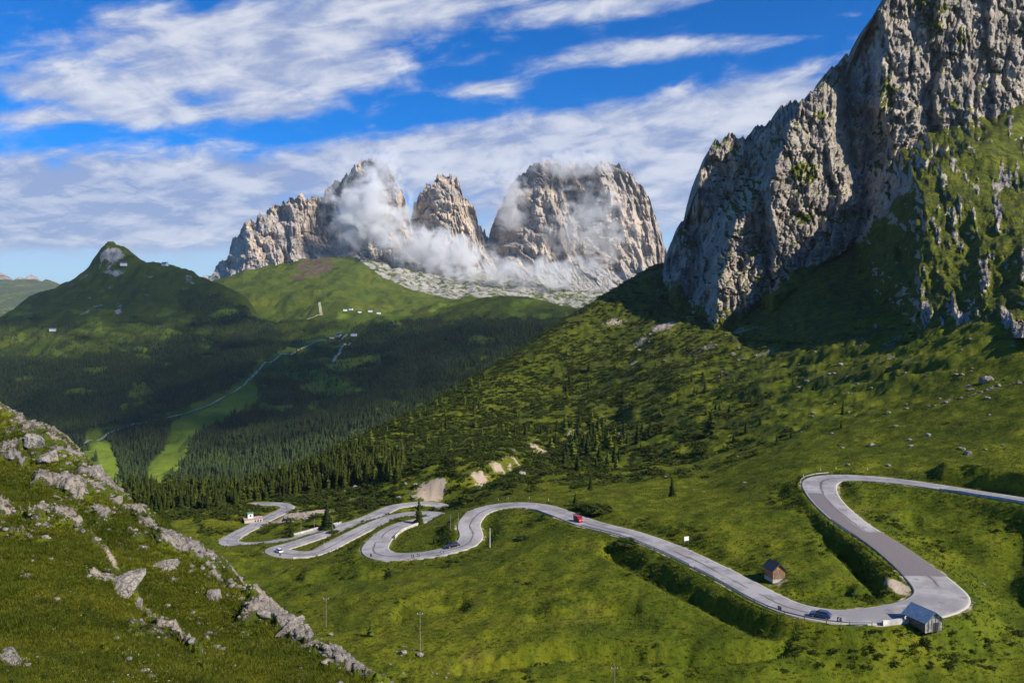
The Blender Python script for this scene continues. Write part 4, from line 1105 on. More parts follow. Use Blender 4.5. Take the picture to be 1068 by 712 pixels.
# ------------------------------------------------------------------ boulders
def boulder_me(seed, sub=5, flat=0.7):
    bm = bmesh.new(); bmesh.ops.create_icosphere(bm, subdivisions=sub, radius=1)
    V = np.array([v.co[:] for v in bm.verts]); rg = np.random.default_rng(seed)
    for _ in range(13):                                       # chip flat faces off
        n = rg.normal(size=3); n /= np.linalg.norm(n); d = 0.55 + 0.3 * rg.random()
        s = V @ n; over = np.clip(s - d, 0, None); V = V - over[:, None] * n
    V = V * (1 + 0.10 * fbm(V[:, 0] * 1.7 + seed, V[:, 1] * 1.7 + V[:, 2] * 1.3, 3, seed)[:, None] + 0.13 * (ridged(V[:, 0] * 3 + V[:, 2] * 2, V[:, 1] * 3 - V[:, 2] * 2.2, 4, seed + 3) - 0.5)[:, None])
    V[:, 2] *= flat
    for v, c in zip(bm.verts, V): v.co = c
    me = bpy.data.meshes.new('boulder'); bm.to_mesh(me); bm.free(); me.materials.append(M['boulder'])
    return me
BM_ = [boulder_me(s) for s in range(8)]
def boulder(px, py, size, label, y0=0, group=None, sc3=(1, 1, 1), rz=None, sink=0.25, tilt=0.0, k=None):
    p = at(px, py, y0)
    o = link(bpy.data.objects.new('boulder', BM_[random.randrange(8) if k is None else k]))
    o.location = (p[0], p[1], p[2] + size * (0.3 - sink)); o.scale = tuple(size * a for a in sc3)
    o.rotation_euler = (tilt * 0.3, tilt, random.random() * 6 if rz is None else rz)
    return tag(o, label, 'boulder', group)
KB = [(127,612,2.0,(1.5,.9,.8),'large pale grey slab lying in the grass of the knoll',.5),(113,599,1.0,(1.2,.8,.6),'flat grey rock just above the large pale slab',.4),
      (143,630,0.9,(1.3,.7,.7),'narrow rock at the lower end of the pale slab',.6),(172,588,1.6,(1.4,.8,.9),'square beige boulder at the end of the bare earth track',.1),
      (181,604,0.7,(1,.8,.9),'small round boulder below the square beige one',.1),(225,622,1.5,(.7,.7,1.4),'upright pointed boulder on the right of the knoll',.1),
      (33,462,1.7,(1,.9,1.3),'big cracked rock near the top of the knoll',.2),(52,478,1.6,(1.1,.9,1.1),'brown-grey rock below the top of the knoll',.3),
      (100,492,1.6,(1.2,.8,1.0),'blocky outcrop on the knoll skyline beside the far piste',.6),(8,690,1.3,(1.5,.8,.7),'pinkish rock at the bottom left corner of the slope',.3),
      (120,525,1.1,(1.3,.8,.9),'rock on the knoll edge below the blocky outcrop',.6),(60,520,0.9,(1.8,.8,.6),'long low rock lying across the middle of the knoll',.3),
      (215,660,0.6,(1.3,.8,.7),'small pale rock in the grass under the pointed boulder',.4),(300,655,1.2,(1.6,.9,.9),'bright limestone block on the knoll rim above the meadow',.5),
      (322,672,1.1,(1.5,.9,.8),'broken limestone block at the lower rim of the knoll',.5),(345,690,0.8,(1.6,.9,.7),'lowest pale rock of the knoll rim',.5),
      (60,692,0.6,(1.4,.8,.6),'small flat stone in the yellow flowered grass',.3),(150,570,0.8,(1.4,.8,.7),'low rock beside the bare earth track',.4),(200,640,0.5,(1.2,.9,.7),'fist shaped stone on the slope between slab and rim',.3),
      (255,615,0.9,(1.3,.9,.8),'rock on the right knoll skyline above the meadow',.5),(280,640,0.9,(1.5,.8,.8),'jagged rock on the right knoll skyline lower down',.5)]
for px, py, s, s3, lab, tl in KB: boulder(px, py, s * 0.85, lab, 0, None, s3, sink=0.42, tilt=tl)
HB = [(648,453,2.6,'pale round boulder beside the big dark spruce clump',300),(1030,398,3.6,'large dark sided boulder at the end of the pale stone line',250),(884,485,.9,'white boulder just above the upper hairpin',260),
      (927,486,1.1,'pale boulder in the grass above the road right of the upper hairpin',260),(876,381,2.4,'pale boulder on the sunny slope below the cliff shadow',300),(870,390,1.6,'smaller stone beside the pale boulder on the sunny slope',300),
      (1010,474,1.6,'boulder beside the small hollow on the right slope',230),(968,455,1.6,'dark topped boulder on the slope above the upper hairpin',230),(765,370,2.5,'pale rock at the foot of the scree',400),
      (438,683,.9,'white rock at the foot of the tall pole',120),(420,681,1.0,'pale slab in the meadow near the tall pole',120),(345,662,.8,'white stone at the edge of the lower meadow path',120),
      (545,495,2.4,'pale rock on the earth bank above the road bend',300),(1026,610,.6,'small stone on the grass right of the road bend',150)]
for px, py, s, lab, y0 in HB: boulder(px, py, s, lab, y0, None, (1, 1, 1), sink=0.1)
for z_, n, x0, x1, y0_, y1_, s0, s1, yb, lab in [
    (1, 60, 830, 1065, 335, 470, .5, 1.7, 250, 'small pale stone strewn over the slope above the upper hairpin'), (2, 14, 960, 1066, 400, 428, .5, 1.2, 250, 'pale stone in the line of rocks across the right slope'),
    (3, 20, 480, 620, 455, 505, .6, 1.6, 300, 'stone on the earth bank above the middle road bend'), (4, 22, 340, 440, 478, 522, .8, 2.0, 380, 'pale rock among the trees above the lower road'),
    (5, 12, 640, 800, 470, 520, .4, .9, 250, 'little white stone in the grass above the red van'), (6, 14, 150, 300, 498, 515, 1.0, 2.2, 380, 'pale rock inside the wood at the valley edge'),
    (7, 20, 640, 800, 330, 380, 1.0, 2.6, 500, 'scree block under the left foot of the cliff'), (8, 22, 405, 470, 672, 708, .15, .45, 120, 'small white stone in the grass around the tall pole'),
    (9, 26, 296, 322, 530, 545, .5, 1.3, 380, 'beige block of the rubble heap beside the lower road')]:
    for _ in range(n):
        px = rgl.uniform(x0, x1); py = rgl.uniform(y0_, y1_)
        if z_ == 2: py = 425 - (px - 960) * 0.26 + rgl.gauss(0, 1.5)
        p = at(px, py, yb)
        if np.hypot(RALL[:, 0] - p[0], RALL[:, 1] - p[1]).min() < 7: continue
        boulder(px, py, rgl.uniform(s0, s1), lab, yb, lab.replace('small ', '').replace('little ', '') .replace('stone', 'stones', 1).replace('rock ', 'rocks ', 1).replace('block', 'blocks', 1), (rgl.uniform(.9, 1.4), 1, rgl.uniform(.7, 1)))

def loose_stones():
    bm = bmesh.new(); bmesh.ops.create_icosphere(bm, subdivisions=1, radius=1); protos = []
    V0 = np.array([v.co[:] for v in bm.verts]); T0 = np.array([[v.index for v in f.verts] for f in bm.faces]); bm.free()
    for s_ in range(6):
        rg = np.random.default_rng(300 + s_); protos.append((V0 * (0.7 + 0.6 * rg.random((len(V0), 1))) * np.array([1.2, .9, .6]), T0))
    n = 22000
    px = -40 + RNG.random(n) * 480; y = np.exp(math.log(34) + RNG.random(n) * (math.log(120) - math.log(34))); x = (px - CX) / F * y
    r_, c_ = _rc(x, y); kf = bilin(knf, r_, c_); rk = bilin(rockN, r_, c_)
    k = RNG.random(n) < kf * (0.07 + 0.8 * sstep(0.15, 0.40, rk)) * (0.25 + 0.75 * sstep(55, 80, y))
    x, y = x[k], y[k]; s = 0.07 + 0.28 * RNG.random(len(x)) ** 2.5
    scatter('loose_stones', protos, np.stack([x, y, ground(x, y)], 1), np.stack([s, s], 1), RNG.random(len(x)) * 6.28, RNG.random(len(x)), M['boulder'], 'loose limestone rubble strewn between the turf of the knoll', 'stones')
loose_stones()

# ------------------------------------------------------------------ small built things
class MB:
    def __init__(s): s.bm = bmesh.new()
    def box(s, c, d, rz=0.0, rx=0.0, ry=0.0, bev=0.0):
        m = Matrix.Translation(c) @ Matrix.Rotation(rz, 4, 'Z') @ Matrix.Rotation(ry, 4, 'Y') @ Matrix.Rotation(rx, 4, 'X') @ Matrix.Diagonal((*d, 1))
        r = bmesh.ops.create_cube(s.bm, size=1.0, matrix=m)
        if bev:
            es = {e for v in r['verts'] for e in v.link_edges}
            bmesh.ops.bevel(s.bm, geom=list(es), offset=bev, segments=2, affect='EDGES')
        return s
    def cyl(s, a, b, r, r2=None, n=10):
        a = Vector(a); b = Vector(b); d = b - a
        m = Matrix.Translation((a + b) / 2) @ d.to_track_quat('Z', 'Y').to_matrix().to_4x4()
        bmesh.ops.create_cone(s.bm, cap_ends=True, segments=n, radius1=r, radius2=r if r2 is None else r2, depth=d.length, matrix=m)
        return s
    def poly(s, pts, faces):
        vs = [s.bm.verts.new(p) for p in pts]
        for f in faces: s.bm.faces.new([vs[i] for i in f])
        return s
    def prism(s, prof, x0, x1, axis='x'):
        """extrude profile (u,v) along axis"""
        if axis == 'x': mk = lambda u, v, t: (t, u, v)
        else: mk = lambda u, v, t: (u, t, v)
        n = len(prof)
        s.poly([mk(u, v, x0) for u, v in prof] + [mk(u, v, x1) for u, v in prof],
               [tuple(range(n))[::-1], tuple(range(n, 2 * n))] + [(i, (i + 1) % n, n + (i + 1) % n, n + i) for i in range(n)])
        return s
    def build(s, name, mat, parent=None, smooth=False):
        bmesh.ops.recalc_face_normals(s.bm, faces=s.bm.faces[:])
        me = bpy.data.meshes.new(name); s.bm.to_mesh(me); s.bm.free(); me.materials.append(mat)
        if smooth:
            for p in me.polygons: p.use_smooth = True
        return link(bpy.data.objects.new(name, me), parent)

def on_road(A, px, py, lateral=0.0):
    i = min(max(near_i(A, px, py), 2), len(A) - 3)
    t = A[i + 2, :2] - A[i - 2, :2]; t /= np.linalg.norm(t); n = np.array([-t[1], t[0]])
    p = A[i, :2] + n * lateral
    return np.array([p[0], p[1], A[i, 2] + 0.06]), math.atan2(t[1], t[0])

def car(name, pos, yaw, paint, label, cat='car', L=4.4, W=1.8, H=1.48, van=False):
    e = empty(name, pos, yaw); tag(e, label, cat)
    w = W / 2
    if van:
        body = [(-L/2, .35), (-L/2, H - .12), (-L/2 + .12, H), (L/2 - 1.35, H), (L/2 - .55, 1.25), (L/2 - .08, 1.05), (L/2, .7), (L/2, .35)]
        MBb = MB().prism(body, -w, w, 'y')
    else:
        body = [(-L/2, .32), (-L/2 - .02, .75), (-L/2 + .1, .95), (-L/2 + 1.1, 1.0), (L/2 - 1.25, .98), (L/2 - .3, .80), (L/2, .62), (L/2, .32)]
        MBb = MB().prism(body, -w, w, 'y')
    bo = MBb.build('body', paint, e)
    mod = bo.modifiers.new('bevel', 'BEVEL'); mod.width = 0.07; mod.segments = 2
    if not van:
        cab = MB().poly([(-L/2 + .25, -w * .93, .98), (L/2 - 1.3, -w * .93, .98), (L/2 - 1.3, w * .93, .98), (-L/2 + .25, w * .93, .98), (-L/2 + .8, -w * .74, H - .02), (L/2 - 2.1, -w * .74, H - .02), (L/2 - 2.1, w * .74, H - .02), (-L/2 + .8, w * .74, H - .02)],
                        [(0, 1, 2, 3), (4, 5, 6, 7), (0, 1, 5, 4), (1, 2, 6, 5), (2, 3, 7, 6), (3, 0, 4, 7)])
        cab.build('window', M['glass'], e)
        MB().box((-L/2 + .8 + (L - 2.9) / 2, 0, H), (L - 2.75, W * .76, .07), bev=.02).build('roof', paint, e)
    else:
        for s in (-1, 1): MB().box((L/2 - 1.55, s * (w + .004), 1.5), (.9, .012, .5)).build('window', M['glass'], e)
        MB().box((L/2 - .93, 0, 1.58), (.04, W * .82, .62), ry=math.radians(-52) + math.pi / 2 - .62).build('windscreen', M['glass'], e)
        MB().box((-L/2 - .006, 0, 1.5), (.012, W * .6, .5)).build('rear_window', M['glass'], e)
    for sx in (-1, 1):
        for sy in (-1, 1):
            wh = MB().cyl((sx * (L/2 - .85), sy * (w - .2), .33), (sx * (L/2 - .85), sy * (w + .02), .33), .33, n=18).build('wheel', M['rubber'], e)
            MB().cyl((sx * (L/2 - .85), sy * (w + .01), .33), (sx * (L/2 - .85), sy * (w + .035), .33), .2, n=14).build('rim', M['steel'], wh)
    for sy in (-1, 1):
        MB().box((L/2 + .004, sy * w * .68, .72), (.05, .34, .14), bev=.02).build('headlight', M['white'], e)
        MB().box((-L/2 - .02, sy * w * .72, .82), (.05, .28, .14), bev=.02).build('tail_light', TAIL, e)
    return e
def paint(name, c): 
    m = plain(name, c, 0.3, 0.15, var=0.06, scale=1.0, spec=0.6); return m
TAIL = plain('red_lamp_plastic', (0.35, 0.02, 0.02), 0.3)
p, yw = on_road(RM, 857, 642, 1.9)
car('parked_car', p, yw, paint('blue_car_paint', (0.06, 0.10, 0.20)), 'dark blue car on the lower road near the grey barn', 'car', 4.5, 1.85, 1.5)
p, yw = on_road(RM, 607, 543, 1.6)
car('van', p, yw + math.pi, paint('red_van_paint', (0.42, 0.014, 0.025)), 'bright red van driving along the road past dark bushes', 'van', 4.1, 1.75, 1.9, van=True)
p, yw = on_road(RM, 291, 575.5, 0.5)
car('car', p, yw, paint('white_car_paint', (0.80, 0.80, 0.80)), 'white car rounding the far left hairpin', 'car', 4.4, 1.85, 1.6)
p, yw = on_road(RM, 475, 571, -1.6)
car('car', p, yw, paint('black_car_paint', (0.012, 0.012, 0.014)), 'black car on the bend of the middle hairpin', 'car', 4.7, 1.85, 1.5)

def gable(e, L, W, H, R, wall, roof, over=0.35, th=0.14):
    """L along x (ridge), W along y"""
    prof = [(-W/2, 0), (-W/2, H), (0, H + R), (W/2, H), (W/2, 0)]
    MB().prism(prof, -L/2, L/2, 'x').build('wall', wall, e)
    a = math.atan2(R, W/2); s = math.hypot(R, W/2) + over
    rf = MB()
    for sg in (-1, 1):
        cy = sg * (math.cos(a) * s / 2); cz = H + R - math.sin(a) * s / 2 + th / 2 + 0.03
        rf.box((0, cy, cz), (L + over * 2, s, th), rx=-sg * a)
    return rf.build('roof', roof, e)
# little timber hut in the meadow
p = at(808, 603, 140)
e = empty('hay_hut', (p[0], p[1], p[2] - 0.3), math.radians(104)); e.scale = (1.02,) * 3; tag(e, 'small brown timber hay hut with a dark roof in the meadow', 'hut')
MB().box((0, 0, .35), (3.9, 3.5, .9)).build('stone_base', M['wall'], e)
prof = [(-1.65, .8), (-1.65, 3.0), (0, 4.5), (1.65, 3.0), (1.65, .8)]
w_ = MB().prism(prof, -1.85, 1.85, 'x').build('wall', M['redwood'], e)
rf = MB()
for sg in (-1, 1): rf.box((0, sg * 1.12, 3.62), (4.7, 2.75, .14), rx=-sg * math.atan2(1.5, 1.65))
rf.build('roof', M['shingle'], e)
pl = MB()
for k in range(9): pl.box((-1.875, -1.5 + k * .375, 2.0), (.05, .30, 2.3))
pl.build('planking', M['redwood'], e)
MB().box((-1.93, .1, 1.75), (.06, .9, 1.7)).build('door', M['oldwood'], e)
# grey barn at the lower hairpin
p = at(963, 652, 140)
e = empty('barn', (p[0], p[1], p[2] - 0.3), math.radians(110)); e.scale = (.9, .9, .8); tag(e, 'weathered grey plank barn with blue grey metal roof beside the lower hairpin', 'barn')
prof = [(-2.6, 0), (-2.6, 3.0), (0, 5.2), (2.6, 3.0), (2.6, 0)]
MB().prism(prof, -2.9, 2.9, 'x').build('wall', M['oldwood'], e)
pl = MB()
for k in range(14):
    y_ = -2.45 + k * .377; hh = 3.0 + 2.2 * (1 - abs(y_) / 2.6) - .15
    pl.box((-2.93, y_, hh / 2), (.06, .27, hh))
pl.build('planking', plain('silver_grey_planks', (0.30, 0.27, 0.24), 0.9, var=.5, scale=1.5), e)
pl = MB()
for k in range(14): pl.box((-2.7 + k * .415, 2.63, 1.5), (.30, .06, 3.0))
for k in range(14): pl.box((-2.7 + k * .415, -2.63, 1.5), (.30, .06, 3.0))
pl.build('side_planking', M['oldwood'], e)
a = math.atan2(2.2, 2.6); s = math.hypot(2.2, 2.6) + .7
for sg in (-1, 1):
    MB().box((0, sg * math.cos(a) * s / 2, 5.3 - math.sin(a) * s / 2 + .05), (7.2, s, .10), rx=-sg * a).build('roof', M['sheet'], e)
MB().box((-3.0, -.6, 1.2), (.08, 1.5, 2.2)).build('door', M['darkmetal'], e)
MB().cyl((-3.75, -1.0, 0), (-3.4, -1.0, 4.2), .09).build('prop', M['oldwood'], e)
MB().cyl((-3.75, 1.2, 0), (-3.4, 1.2, 4.0), .09).build('prop', M['oldwood'], e)
# building by the lower road
p = at(264, 544, 300)
e = empty('roadside_house', (p[0], p[1], p[2] - .3), math.radians(24)); e.scale = (.9, .9, .78); tag(e, 'low pinkish building with a pale stair tower beside the lower road', 'building')
MB().box((0, 0, 1.5), (10, 5, 3)).build('wall', M['plaster'], e)
MB().box((0, 0, 3.12), (10.7, 5.7, .22)).build('roof', plain('pale_red_roof', (.45, .30, .27), .8), e)
t_ = MB().box((-1.5, .8, 4.6), (3.0, 3.0, 3.2)).build('tower', M['white'], e)
MB().box((-1.5, -.72, 4.8), (.9, .05, 1.3)).build('window', M['glass'], t_)
MB().box((-1.5, .8, 6.3), (3.5, 3.5, .2)).build('tower_roof', plain('green_roof', (.13, .26, .16), .7), e)
for k in range(3): MB().box((1.0 + k * 1.5, -2.52, 1.6), (.9, .05, 1.1)).build('window', M['glass'], e)
p = at(254, 543, 300)
car('car', (p[0], p[1], p[2] + .05), 0.4, paint('grey_car_paint', (.03, .03, .035)), 'dark car parked at the left end of the pinkish building', 'car')
# information board
p = at(716, 568, 140)
e = empty('information_board', (p[0], p[1], p[2] - .2), math.radians(20)); tag(e, 'white information board on two posts above the road straight', 'sign')
MB().box((0, 0, 2.1), (1.6, .08, 1.25), bev=.02).build('panel', M['white'], e)
for sx in (-.7, .7): MB().cyl((sx, .09, 0), (sx, .09, 2.8), .06).build('post', M['steel'], e)
# poles
def pole(px, py, h, r, label, mat, y0=120, arm=True, cat='pole'):
    p = at(px, py, y0); e = empty('utility_pole', (p[0], p[1], p[2] - .4)); tag(e, label, cat)
    MB().cyl((0, 0, 0), (0, 0, h), r, r * .65).build('shaft', mat, e)
    if arm:
        MB().box((0, 0, h - .5), (1.5, .1, .12)).build('crossarm', mat, e)
        for sx in (-.6, 0, .6): MB().cyl((sx, 0, h - .44), (sx, 0, h - .2), .05).build('insulator', M['white'], e)
pole(438, 679, 9.5, .14, 'tall thin timber pole standing in the lower meadow', M['oldwood'])
pole(340, 654, 8.5, .13, 'thin timber pole near the knoll edge in the meadow', M['oldwood'], 150)
pole(641, 718, 5.0, .12, 'short timber pole at the bottom edge of the meadow', M['oldwood'], 100)
pole(511, 571, 7.0, .13, 'whitish pole beside the middle road bend', M['white'], 150, arm=False)
for i, (px, py, lab) in enumerate([(314,556,'pale pole in the meadow left of the broad dark spruce'),(328,553,'pale pole next to the broad dark spruce'),(347,552,'pale pole just right of the broad dark spruce'),(470,552,'thin pole inside the loop near the middle bend'),(478,550,'second thin pole inside the loop beside the road')]):
    pole(px, py, 6.0, .09, lab, M['steel'], 200, arm=False)
# pale retaining walls and rails
def offset_line(A, i0, i1, off):
    B = A[min(i0, i1):max(i0, i1) + 1]
    T = np.gradient(B[:, :2], axis=0); T /= np.linalg.norm(T, axis=1)[:, None] + 1e-9
    Nn = np.stack([-T[:, 1], T[:, 0]], 1)
    return np.column_stack([B[:, :2] + Nn * (B[:, 3:4] / 2 + abs(off)) * np.sign(off), B[:, 2]])
def rail(A, p0, p1, off, label, wood=False):
    Q = offset_line(A, near_i(A, *p0), near_i(A, *p1), off)
    d = np.concatenate([[0], np.cumsum(np.linalg.norm(np.diff(Q, axis=0), axis=1))])
    n = max(3, int(d[-1] / 4)); s = np.linspace(0, d[-1], n)
    R = np.stack([np.interp(s, d, Q[:, k]) for k in range(3)], 1)
    c = R.mean(0); e = empty('guard_rail', tuple(c)); tag(e, label, 'guard rail')
    V = []; 
    T = np.gradient(R[:, :2], axis=0); T /= np.linalg.norm(T, axis=1)[:, None] + 1e-9; Nn = np.stack([-T[:, 1], T[:, 0]], 1)
    prof = [(-.03, .45), (.05, .52), (-.02, .60), (.05, .68), (-.03, .75), (-.07, .75), (-.07, .45)]
    for k, (a, b) in enumerate(prof):
        V.append(np.column_stack([R[:, :2] + Nn * a * (1 if off < 0 else -1), R[:, 2] + b]) - c)
    V = np.stack(V + [V[0]], 1)
    mesh_np('rail', V.reshape(-1, 3), grid_faces(len(R), len(prof) + 1), M['oldwood'] if wood else M['steel'], parent=e)
    for r in R: MB().box((r[0] - c[0], r[1] - c[1], r[2] - c[2] + .3), (.12, .12, 1.0)).build('post', M['darkmetal'], e)
def lowwall(A, p0, p1, off, h, label, name='retaining_wall'):
    Q = offset_line(A, near_i(A, *p0), near_i(A, *p1), off); c = Q.mean(0)
    T = np.gradient(Q[:, :2], axis=0); T /= np.linalg.norm(T, axis=1)[:, None] + 1e-9; Nn = np.stack([-T[:, 1], T[:, 0]], 1)
    V = []
    for a, b in [(-.25, -1.6), (-.25, h), (.25, h), (.25, -1.6)]:
        V.append(np.column_stack([Q[:, :2] + Nn * a, Q[:, 2] + b + (0.05 * np.sin(np.arange(len(Q)) * .9) if b > 0 else 0)]) - c)
    V = np.stack(V + [V[0]], 1); n = len(Q)
    f = grid_faces(n, 5)
    o = mesh_np(name, V.reshape(-1, 3), [f, np.array([[0, 1, 2, 3], [(n - 1) * 5 + 3, (n - 1) * 5 + 2, (n - 1) * 5 + 1, (n - 1) * 5]])], M['wall'])
    o.location = tuple(c); tag(o, label, 'wall')
rail(RM, (972, 607), (885, 543), -.5, 'grey guard rail on the downhill side of the straight above the barn')
rail(RM, (900, 642), (740, 591), 0.5, 'long guard rail along the valley side of the lower road')
rail(RM, (735, 589), (620, 547), 0.5, 'guard rail beside the straight between information board and red van')
rail(RM, (872, 498), (858, 510), -.5, 'guard rail round the outside of the upper hairpin')
lowwall(RM, (990, 509), (1100, 526), 0.4, .55, 'long low pale wall along the road at the right edge')
lowwall(RM, (398, 561), (427, 545), -.4, .8, 'pale curved wall at the right end of the first hairpin')
lowwall(RM, (311, 578), (345, 569), 0.4, .35, 'low pale kerb wall under the far left hairpin')
lowwall(RM, (452, 535.5), (402, 541), 0.4, .55, 'pale wall between the two stacked road bends')
lowwall(RM, (591, 537), (560, 527), 0.4, .3, 'pale gravel edged wall at the top of the middle bend')
lowwall(RL, (301, 562), (360, 547), -.4, .8, 'pale wall along the lower road behind the bushes')
lowwall(RM, (938, 638), (905, 642), 0.5, .9, 'pale concrete barrier beside the grey barn', 'barrier')
# chevron boards on the outside of the bends
CHV = plain('black_board', (.02, .02, .02), .5)
def chevron(A, px, py, off, label):
    i = min(max(near_i(A, px, py), 2), len(A) - 3); Q = offset_line(A, i - 2, i + 2, off); p = Q[2]
    t = Q[4, :2] - Q[0, :2]; yaw = math.atan2(t[1], t[0])
    e = empty('chevron_board', tuple(p - np.array([0, 0, .5])), yaw); tag(e, label, 'road sign', 'chevron boards at the bends')
    MB().box((0, 0, 1.7), (.95, .06, .95), bev=.02).build('panel', CHV, e)
    c = MB()
    for sy in (-.034, .034):
        c.poly([(-.25, sy, 1.32), (-.02, sy, 1.32), (.28, sy, 1.7), (-.02, sy, 2.08), (-.25, sy, 2.08), (.05, sy, 1.7)], [(0, 1, 2, 5), (5, 2, 3, 4)])
    c.build('arrow', M['white'], e)
    for sx in (-.3, .3): MB().cyl((sx, .06, 0), (sx, .06, 2.0), .04).build('post', M['steel'], e)
for px, py, off, lab in [(388,576,.4,'chevron board at the left tip of the first hairpin'),(402,579.5,.4,'chevron board at the bottom of the first hairpin'),(432,579,.4,'chevron board on the outer edge right of the first hairpin'),(441,578,.4,'chevron board nearest the middle of the outer hairpin edge'),(461,575,.4,'chevron board on the outer edge just below the black car'),
                         (829,635,.9,'chevron board to the left of the dark blue car'),(874,643,.9,'chevron board to the right of the dark blue car'),(925,640,.9,'chevron board in front of the pale barrier by the barn'),(935,638.5,.9,'chevron board closest to the grey barn'),
                         (328,577,.4,'chevron board right of the white car on the lower edge'),(303,578,.4,'chevron board just beside the white car')]:
    chevron(RM, px, py, off, lab)
chevron(RL, 238, 565, -.4, 'chevron board at the tip of the lowest left hairpin')
# white delineators
def delineator(px, py, y0, label):
    p = at(px, py, y0); e = empty('marker_post', (p[0], p[1], p[2] - .1)); tag(e, label, 'marker post', 'white roadside marker posts')
    MB().box((0, 0, .6), (.14, .10, 1.2), bev=.02).build('post', M['white'], e)
    MB().box((0, 0, .98), (.15, .11, .2)).build('reflector_band', CHV, e)
for px, py, lab in [(838,497,'white marker post left of the upper hairpin'),(856,491,'white marker post above the upper hairpin left side'),(872,489,'white marker post above the middle of the upper hairpin'),(905,490,'white marker post above the right part of the upper hairpin'),
                    (520,522,'white marker post above the left of the middle bend'),(530,520,'white marker post left of the middle bend crest'),(552,520,'white marker post at the middle bend crest'),(572,522,'white marker post right of the middle bend crest'),(489,527,'white marker post on the left shoulder of the middle bend'),
                    (412,522,'white marker post above the top stacked bend'),(440,520,'white marker post at the top stacked bend crest'),(338,568,'white marker post between the lower road arms')]:
    delineator(px, py, 200, lab)
# far houses on the saddle and the peak
def far_house(px, py, L, label, y0=0):
    p = hat(px, py, y0); e = empty('mountain_hut', (p[0], p[1], p[2] - 2), random.uniform(-.5, .5)); tag(e, label, 'house')
    prof = [(-L * .3, 0), (-L * .3, L * .45), (0, L * .65), (L * .3, L * .45), (L * .3, 0)]
    MB().prism(prof, -L/2, L/2, 'x').build('wall', M['white'], e)
    rf = MB()
    for sg in (-1, 1): rf.box((0, sg * L * .17, L * .565), (L * 1.1, L * .42, L * .04), rx=-sg * math.atan2(.2, .3))
    rf.build('roof', M['shingle'], e)
for px, py, L, lab, y0 in [(129,277,34,'pale mountain hut under the rocky summit of the dark peak',4000),(172,277,30,'small hut on the right shoulder of the dark peak',4100),(346,353,20,'white house beside the valley road on the far saddle',0),(353,351,22,'middle house of the group beside the valley road',0),(369,350,26,'largest white house of the group beside the valley road',0),
                           (360,324,22,'pale house on the far green pasture left end',0),(366,323,20,'pale house on the far green pasture next to the left one',0),(375,326,18,'isolated pale house in the middle of the far pasture',0),(386,325,22,'white house on the far pasture near its right end',0),(395,327,20,'rightmost white house on the far pasture',0),(55,345,26,'pale farm building among trees on the slope of the dark peak',3000)]:
    far_house(px, py, L, lab, y0)

# ------------------------------------------------------------------ clouds that shade the valley (high above, out over the hillside) 
def cumulus(cx, cy, z, rx, ry, rz, seed, label):
    bm = bmesh.new(); bmesh.ops.create_icosphere(bm, subdivisions=6, radius=1)
    V = np.array([v.co[:] for v in bm.verts])
    n = fbm(V[:, 0] * 1.6 + seed, V[:, 1] * 1.6 + V[:, 2] * 1.1, 5, seed, 0.55)
    n2 = fbm(V[:, 0] * 4.2 + V[:, 2] * 2.0, V[:, 1] * 4.2 - V[:, 2] * 2.4, 4, seed + 5, 0.6)
    V = V * (1 + 0.55 * n + 0.22 * n2)[:, None]
    V[:, 2] = np.where(V[:, 2] < 0, V[:, 2] * 0.35, V[:, 2])
    V = V * np.array([rx, ry, rz])
    for v, c in zip(bm.verts, V): v.co = c
    me = bpy.data.meshes.new('cumulus'); bm.to_mesh(me); bm.free(); me.materials.append(M['cloud'])
    for p in me.polygons: p.use_smooth = True
    o = link(bpy.data.objects.new('cumulus_cloud', me)); o.location = (cx, cy, z)
    return tag(o, label, 'cloud')
m_, nt_, b_ = new_mat('cloud_white'); b_.inputs['Base Color'].default_value = (.9, .9, .92, 1); b_.inputs['Roughness'].default_value = 1; M['cloud'] = m_
_tc = nt_.nodes.new('ShaderNodeTexCoord'); _sp = nt_.nodes.new('ShaderNodeSeparateXYZ'); nt_.links.new(_tc.outputs['Generated'], _sp.inputs[0])
_x, _y = X(nt_, _sp.outputs[0]) - 0.5, X(nt_, _sp.outputs[1]) - 0.5
_r = ((_x * _x + _y * _y).pow(0.5)) * 2.0
_n = noise_node(nt_, _tc.outputs['Generated'], 4.0, 5, 0.6)
_a = (1.0 - (_r + (_n - 0.5) * 0.9).step(0.35, 1.0)) * 0.40                     # thin wispy edges, denser middle
_tr = nt_.nodes.new('ShaderNodeBsdfTransparent'); _mx = nt_.nodes.new('ShaderNodeMixShader')
nt_.links.new(_a.v, _mx.inputs[0]); nt_.links.new(_tr.outputs[0], _mx.inputs[1]); nt_.links.new(b_.outputs[0], _mx.inputs[2])
nt_.links.new(_mx.outputs[0], nt_.nodes['Material Output'].inputs['Surface'])
CZ = 2300.0
def shade(px, py, Y, rx, ry, seed, label):
    g_ = np.array([(px - CX) / F * Y, Y, (HY - py) / F * Y]); t = (CZ - g_[2]) / SUN[2]; c = g_ + SUN * t
    cumulus(c[0], c[1], CZ, rx, ry, 160, seed, label)
CLOUDS = [(40,410,2900,900,720,3),(110,300,4000,1000,620,5),(230,400,2900,520,700,7),(300,425,2500,430,480,9),(400,385,2850,560,560,11),(500,350,3500,700,620,13),(300,345,3650,420,330,15),(150,300,4000,700,500,17)]
CLOUD_LABELS = ['widest flat white cloud high above the left wood', 'largest cloud, shading the dark peak', 'oval cloud shading the slope right of the dark peak', 'small cloud shading the valley bottom wood', 'cloud shading the fields beside the valley road', 'cloud shading the low wooded ridge before the massif', 'smallest cloud, shading the far saddle houses', 'cloud shading the right shoulder of the dark peak']
